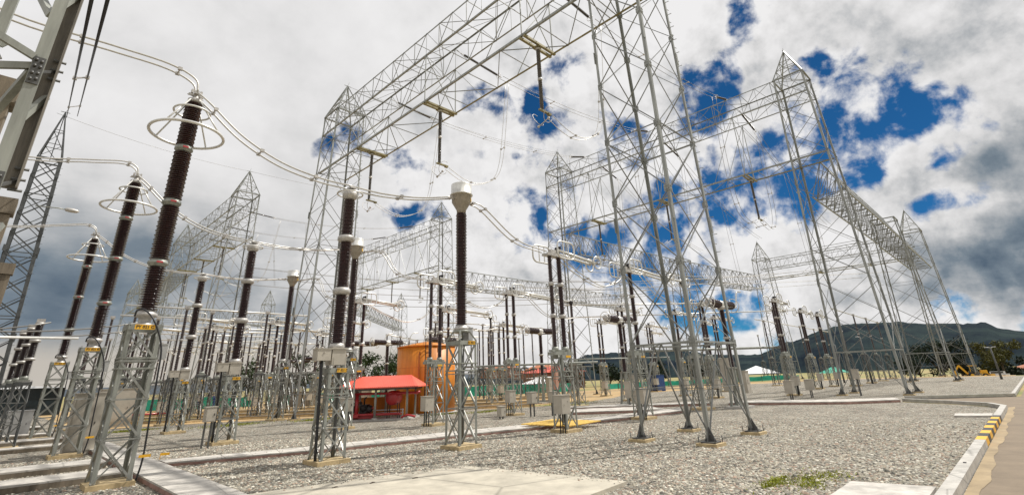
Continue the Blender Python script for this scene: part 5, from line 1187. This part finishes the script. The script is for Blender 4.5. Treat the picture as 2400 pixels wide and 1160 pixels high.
cabinet((22.1, 19.0, 0), (.26, .24, .95), 'narrow pinkish cabinet beside the breaker column', 'pink', 1.0)
cabinet((26.2, 11.1, 0), (.7, .4, 1.5), 'tall beige cabinet on steel legs right of the front tower', 'box', .7)
cabinet((31.0, 9.9, 0), (.52, .4, .62), 'beige box under the first double disconnector left of the wide tower', 'box', .35)
cabinet((33.5, 9.6, 0), (.48, .38, .56), 'beige box under the second double disconnector left of the wide tower', 'box', .4)
cabinet((35.4, 7.6, 0), (.34, .3, .5), 'small box on a leaning post inside the wide right tower', 'box', .9)
cabinet((16.5, 17.5, 0), (.3, .26, .4), 'small beige box beside the tank base', 'box', .1)
for x, y, l in ((20.5, 47.5, 'leftmost'), (24.5, 45.5, 'second'), (29, 43, 'third')):
    cabinet((x, y, 0), (2.2, 1.2, 1.2), 'brown concrete housing in front of the green netting, %s of three' % l, 'concrete_dark', name='housing', cat='housing')
single('marker_tag', MB().box((0, 0, .12), (.22, .01, .06)).bar((-.1, 0, 0), (-.1, 0, .12), .012), 'yellow', 'small yellow tag lying on the gravel beside the nearest arrester', 'tag', (3.75, 17.3, 0))
single('fire_hydrant_pipe', MB().tube(smoothpath([(-4, 0, .25), (-.2, 0, .28), (.6, 0, .3)]), .09, 10).lathe([(.13, 0), (.13, .06)], 12, (.6, 0, .3), (1, 0, 0)).tube([(-.3, 0, .28), (-.1, 0, .75), (.05, .1, .95)], .06, 8), 'red', 'red pipe with a flange at the left edge', 'pipe', (-.25, 34.0, 0))
single('red_pipe', MB().tube([(0, 0, .35), (3.2, -.6, .35)], .05, 8).tube([(1.2, -.2, .35), (1.2, -.2, 0)], .05, 8).tube([(2.6, -.5, .35), (2.6, -.5, .6)], .05, 8), 'red', 'thin red pipe behind the nearest arrester pedestal', 'pipe', (5.6, 42.0, 0))

# green construction netting
def netting(pts, lb, h):
    o = pts[0]; r = thing('netting_fence', lb, 'fence', (o[0], o[1], 0), 0, 'green netting fences'); b = MB(); c = MB()
    for p, q in zip(pts[:-1], pts[1:]):
        n = max(2, int(math.hypot(q[0] - p[0], q[1] - p[1]) / 2))
        for i in range(n):
            a, d = lerp(p, q, i / n), lerp(p, q, (i + 1) / n); s = rnd.uniform(-.22, .12)
            b._add([(a[0] - o[0], a[1] - o[1], .05), (d[0] - o[0], d[1] - o[1], .05), (d[0] - o[0], d[1] - o[1], h + s * .3), ((a[0] + d[0]) / 2 - o[0] + .05, (a[1] + d[1]) / 2 - o[1], h + s), (a[0] - o[0], a[1] - o[1], h)], [(0, 1, 2, 3, 4)])
            c.bar((a[0] - o[0], a[1] - o[1], 0), (a[0] - o[0], a[1] - o[1], h + .1), .06)
    part('net', b, 'green_net', r); part('stakes', c, 'trunk', r)
netting([(8, 62), (13, 57), (18, 54)], 'green netting fence at the left behind the voltage transformers', 1.0)
netting([(19, 53), (26, 48), (29.5, 46)], 'green netting fence left of the red roofed shelter', .95)
netting([(34, 42.5), (42, 38), (45.5, 37)], 'green netting fence right of the orange tank', 1.0)
netting([(50, 35.5), (58, 34), (70, 28.8), (80, 24)], 'long green netting fence behind the front tower', .62)

# people in overalls (seen small between the pedestals)
def person(loc, rz, lb, top, bottom, lean=0.0, hat=None):
    r = thing('person', lb, 'person', loc, rz)
    J = {'pelvis': (0, 0, .76), 'waist': (0, 0, .88), 'chest': (lean * .3, 0, 1.06), 'neck': (lean * .5, 0, 1.20), 'head0': (lean * .55, 0, 1.24), 'head1': (lean * .6 + .005, 0, 1.31),
         'lh': (0, .075, .72), 'lk': (.03, .08, .40), 'la': (-.01, .085, .05), 'lt': (.10, .09, .025), 'rh': (0, -.075, .72), 'rk': (.02, -.08, .40), 'ra': (-.03, -.09, .05), 'rt': (.08, -.10, .025),
         'ls': (lean * .4, .15, 1.14), 'le': (.02, .20, .93), 'lw': (.13, .15, .82), 'lf': (.18, .14, .79), 'rs': (lean * .4, -.15, 1.14), 're': (.02, -.2, .93), 'rw': (.12, -.17, .82), 'rf': (.17, -.16, .79)}
    E_ = [('pelvis', 'waist'), ('waist', 'chest'), ('chest', 'neck'), ('neck', 'head0'), ('head0', 'head1'), ('pelvis', 'lh'), ('lh', 'lk'), ('lk', 'la'), ('la', 'lt'), ('pelvis', 'rh'), ('rh', 'rk'), ('rk', 'ra'), ('ra', 'rt'), ('chest', 'ls'), ('ls', 'le'), ('le', 'lw'), ('lw', 'lf'), ('chest', 'rs'), ('rs', 're'), ('re', 'rw'), ('rw', 'rf')]
    RR = dict(pelvis=.10, waist=.095, chest=.115, neck=.042, head0=.055, head1=.075, lh=.075, lk=.052, la=.036, lt=.03, rh=.075, rk=.052, ra=.036, rt=.03, ls=.055, le=.038, lw=.026, lf=.022, rs=.055, re=.038, rw=.026, rf=.022)
    ks = list(J); me = bpy.data.meshes.new('sk'); me.from_pydata([tuple(c * S for c in J[k]) for k in ks], [(ks.index(a), ks.index(b)) for a, b in E_], [])
    o = bpy.data.objects.new('tmp', me); C.objects.link(o); md = o.modifiers.new('s', 'SKIN'); m2 = o.modifiers.new('u', 'SUBSURF'); m2.levels = 2; m2.render_levels = 2
    sv = me.skin_vertices[0].data
    for i, k in enumerate(ks): sv[i].radius = (RR[k] * S, RR[k] * S)
    sv[0].use_root = True
    bpy.context.view_layer.update(); m3 = bpy.data.meshes.new_from_object(o.evaluated_get(bpy.context.evaluated_depsgraph_get())); bpy.data.objects.remove(o)
    m3.name = 'body'; m3.materials.clear()
    for k in ('skin', top, bottom, 'dark'): m3.materials.append(M[k])
    for p in m3.polygons:
        z = p.center.z / S; y = abs(p.center.y / S); x = p.center.x / S; p.use_smooth = True
        p.material_index = 0 if z > 1.2 or (x > .11 and .7 < z < .86 and y > .1) else (3 if z < .07 else (2 if z < .84 and y < .16 else 1))
    link('body', m3, r)
    hx = J['head1'][0]
    part('hair', MB().lathe([(.078, 0), (.075, .04), (.05, .075), (.01, .088)], 12, (hx - .012, 0, 1.315)), hat or 'hair', r)
    f = MB().box((hx + .078, 0, 1.30), (.03, .018, .03)).box((hx + .068, .03, 1.325), (.012, .02, .008)).box((hx + .068, -.03, 1.325), (.012, .02, .008)).box((hx + .07, 0, 1.265), (.012, .04, .008)); part('face_features', f, 'skin', r)
    return r
person((12.5, 50.0, 0), -2.2, 'worker in a white shirt and blue trousers standing between the left pedestals', 'shirt', 'blue')
person((13.5, 49.3, 0), 2.6, 'worker in blue overalls leaning forward, right of the one in white', 'blue', 'blue', .25)
person((12.0, 51.5, 0), -1.4, 'worker in pale clothes half hidden left of the white shirted one', 'shirt', 'concrete', .1, 'yellow')

# distant things beyond the yard
def tree(name, loc, h, r, m, lb, n=1500, leaf=.22, trunkh=.35, flat=.8, group=None):
    t = thing(name, lb, 'tree', loc, 0, group); b = MB()
    b.tube([(0, 0, 0), (.05 * h, 0, h * trunkh), (.02 * h, .03 * h, h * .7)], [h * .035, h * .025, h * .01], 7); cl = []
    for k in range(11):
        a = rnd.uniform(0, 6.28); q = rnd.uniform(.25, .95); z = h * rnd.uniform(trunkh, .95); c = (math.cos(a) * r * q, math.sin(a) * r * q, z)
        b.tube([(.03 * h, .01 * h, h * trunkh * rnd.uniform(.8, 1.3)), lerp((0, 0, h * trunkh), c, .5), c], [h * .014, h * .009, h * .004], 5); cl.append((c, r * rnd.uniform(.30, .52)))
    part('trunk', b, 'trunk', t); b = MB()
    for i in range(n):
        c, cr = cl[i % len(cl)]; v = Vector((rnd.gauss(0, 1), rnd.gauss(0, 1), rnd.gauss(0, 1) * flat)).normalized() * cr * rnd.random() ** .4
        x, y, z = c[0] + v.x, c[1] + v.y, c[2] + v.z * flat; l = leaf * rnd.uniform(.6, 1.3); u = Vector((rnd.gauss(0, 1), rnd.gauss(0, 1), rnd.gauss(0, 1))).normalized() * l; w_ = Vector((rnd.gauss(0, 1), rnd.gauss(0, 1), rnd.gauss(0, .6))).normalized() * l
        b._add([(x, y, z), (x + u.x, y + u.y, z + u.z), (x + w_.x, y + w_.y, z + w_.z)], [(0, 1, 2)])
    part('crown', b, m, t); return t
tree('round_tree', (126, 4.6, -1.6), 6.2, 3.2, 'leaf_olive', 'olive rounded tree at the far right, above the loader', 2600, .34)
for i, (x, y, h, r) in enumerate(((134, 7.8, 4.0, 3.6), (132, 10.8, 6.6, 3.6), (131, 13.4, 6.8, 4.0), (130, 17.0, 5.4, 3.6), (133, 4.4, 2.8, 3.2), (150, -1.0, 3.6, 2.0))):
    tree('dark_tree', (x, y, -1.5), h, r, 'leaf_dark', 'dark bushy tree beyond the yard, %s' % ('just left of the olive tree', 'behind the yellow loader', 'the taller one between the right towers', 'the tallest, behind the wide tower legs', 'below the olive tree on its right', 'at the right picture edge')[i], 2400, .34, .12)
for i, (x, y, h, r) in enumerate(((36, 66, 6.2, 2.6), (39.5, 66, 5.4, 2.4), (31, 73, 5.6, 2.4), (45, 61, 4.6, 2.2), (25.5, 79, 5.2, 2.4), (60, 49, 3.4, 2.4), (66, 46, 3.2, 2.6), (72, 42, 3.2, 2.6), (80, 38, 3.0, 2.8))):
    tree('green_tree', (x, y, 0), h, r, 'leaf_green' if i < 5 else 'leaf_dark', 'distant tree %s' % ('above the red roof', 'between the red roof and the tank', 'left of the red roof, behind the breakers', 'right behind the orange tank', 'behind the second capped column', 'on the horizon right of the capped column', 'on the horizon under the breaker drum', 'on the horizon left of the front tower', 'on the horizon behind the front tower')[i], 1500, .30, .3)
# loader
ld = thing('yellow_loader', 'yellow wheeled excavator loader parked beyond the gravel between the tower legs', 'loader', (120, 7.9, -1.41), math.radians(-75))
part('chassis', MB().box((0, 0, .75), (2.4, .9, .45)).box((.95, 0, 1.1), (.9, .7, .5)), 'loader', ld)
for x, rr in ((-.75, .55), (.95, .42)):
    for y in (-.5, .5):
        wl = part('wheel', MB().lathe([(rr * .6, -.14), (rr, -.12), (rr, .12), (rr * .6, .14)], 20, (x, y, rr), (0, 1, 0)), 'tyre', ld); part('rim', MB().lathe([(.05, -.15), (rr * .5, -.15), (rr * .5, .15), (.05, .15)], 14, (x, y, rr), (0, 1, 0)), 'loader', wl)
part('cab', MB().box((-.35, 0, 1.55), (.9, .8, 1.0)), 'glass', ld)
part('cab_roof', MB().box((-.35, 0, 2.1), (1.15, .95, .1)).bar((-.8, -.4, 1), (-.8, -.4, 2.1), .07).bar((.1, -.4, 1), (.1, -.4, 2.1), .07), 'loader', ld)
part('front_bucket', MB().prism([(1.6, -.6), (2.2, -.6), (2.2, .6), (1.6, .6)], .15, .7).bar((.8, -.4, 1.1), (1.8, -.4, .5), .12).bar((.8, .4, 1.1), (1.8, .4, .5), .12), 'loader', ld)
part('rear_boom', MB().bar((-1.2, 0, .8), (-2.1, 0, 2.2), .22, .26).bar((-2.1, 0, 2.2), (-2.9, 0, 1.1), .18, .2).box((-2.95, 0, .85), (.45, .5, .45)), 'loader', ld)
# houses
def house(loc, d, rz, lb, wall='brick', roof='tile', group=None, h=None, rh=.9):
    r = thing('house', lb, 'house', loc, rz, group); h = h or d[2]
    part('wall', MB().box((0, 0, h / 2), (d[0], d[1], h)), wall, r)
    a, b_ = d[0] / 2 + .35, d[1] / 2 + .35
    part('roof', hip(a, b_, h, rh), roof, r)
    for x in (-.28, .22): part('window', MB().box((x * d[0], -d[1] / 2 - .01, h * .55), (d[0] * .14, .04, h * .4)), 'glass', r)
    return r
def hip(a, b_, h, rh):
    m = MB(); m._add([(-a, -b_, h), (a, -b_, h), (a, b_, h), (-a, b_, h), (-a * .25, 0, h + rh), (a * .25, 0, h + rh)], [(0, 1, 5, 4), (1, 2, 5), (2, 3, 4, 5), (3, 0, 4), (3, 2, 1, 0)]); return m
house((136, .2, -1.9), (8, 5, 1.7), .3, 'low house with a terracotta roof at the right picture edge', rh=1.1)
for i in range(14):
    t = i / 13; a = math.radians(42 + 8.5 * t + rnd.uniform(-.4, .4)); d = 150 + rnd.uniform(0, 60)
    house((math.sin(a) * d, math.cos(a) * d, rnd.uniform(-.5, 2.5)), (rnd.uniform(4, 6), 4, 2.6), rnd.uniform(0, 3), 'tiny brick house in the far row on the horizon behind the capped column', 'brick', 'tile', 'tiny far houses on the horizon', rh=1.0)
house((52, 46.5, 0), (4.5, 3, 1.5), -.7, 'small brick hut with a pale flat edge near the white tent', 'brick', 'concrete', rh=.15)
house((60, 52, 0), (9, 4, 2.2), -.8, 'long building with a faded red roof right of the orange tank', 'brick', 'red_roof', rh=.8)
house((0.5, 68, 0), (9, 3, 2.4), .1, 'low blue grey building at the left edge', 'glass', 'box_grey', rh=.3)
def tent(loc, a, h, m, lb):
    r = thing('tent', lb, 'tent', loc, .4); t = MB(); t._add([(-a, -a, h), (a, -a, h), (a, a, h), (-a, a, h), (0, 0, h * 1.75)], [(0, 1, 4), (1, 2, 4), (2, 3, 4), (3, 0, 4)]); part('canopy', t, m, r)
    b = MB()
    for x in (-a, a):
        for y in (-a, a): b.bar((x, y, 0), (x, y, h), .07)
    part('poles', b, 'galv_old', r); return r
tent((84, 31, -.6), 2.9, 1.5, 'white', 'white peaked tent beyond the yard, left of the wide tower')
tent((88, 21.5, -.6), 1.8, 1.2, 'teal', 'bright green tarpaulin shelter beyond the yard')
tent((48, 44, 0), 1.8, .9, 'white', 'low white canopy near the small brick hut')
# street lamps
def lamp(loc, h, lb, arms=2):
    r = thing('street_lamp', lb, 'street lamp', loc, .8); part('pole', MB().tube([(0, 0, 0), (0, 0, h)], [.09, .05], 8), 'galv_old', r)
    for s in ((-1, 1) if arms == 2 else (1,)): part('lamp_head', MB().tube([(0, 0, h), (s * .28, 0, h + .06)], .02, 6).box((s * .36, 0, h + .06), (.26, .12, .05)), 'white', r)
    return r
lamp((62, 2.6, 0), 2.6, 'street lamp in front of the olive tree at the right')
lamp((56, 10.9, 0), 4.0, 'street lamp with a white head inside the wide right tower', 1)
lamp((60, 14, 0), 3.6, 'street lamp with a flat white head before the hill, left of the wide tower', 1)
c_ = thing('parked_car', 'small pale car parked beyond the loader at the right', 'car', (124, 5.6, -1.54), 1.5)
part('body', MB().box((0, 0, .5), (3.2, 1.3, .5)).prism([(-1.1, -.58), (.8, -.58), (.8, .58), (-1.1, .58)], .75, 1.15), 'white', c_)
for x in (-1, 1):
    for y in (-.62, .62): part('wheel', MB().lathe([(.2, -.1), (.3, -.08), (.3, .08), (.2, .1)], 14, (x, y, .3), (0, 1, 0)), 'tyre', c_)
part('window', MB().box((-.15, 0, .97), (1.6, 1.2, .25)), 'glass', c_)
# wire fence beyond the yard on the right
fr = thing('boundary_fence', 'low dark fence line beyond the gravel on the right', 'fence', (132, -6, -1.9)); b = MB()
for i in range(40): b.bar((i * .15, i * .75, 0), (i * .15, i * .75, 1.0), .06)
for z in (.3, .6, .95): b.bar((0, 0, z), (6, 30, z), .03)
part('rails', b, 'dark', fr)
blu = cabinet((44.5, 25.8, 0), (1.4, 1.0, 1.4), 'bright blue box seen between the front tower legs', 'blue', name='blue_container', cat='container')
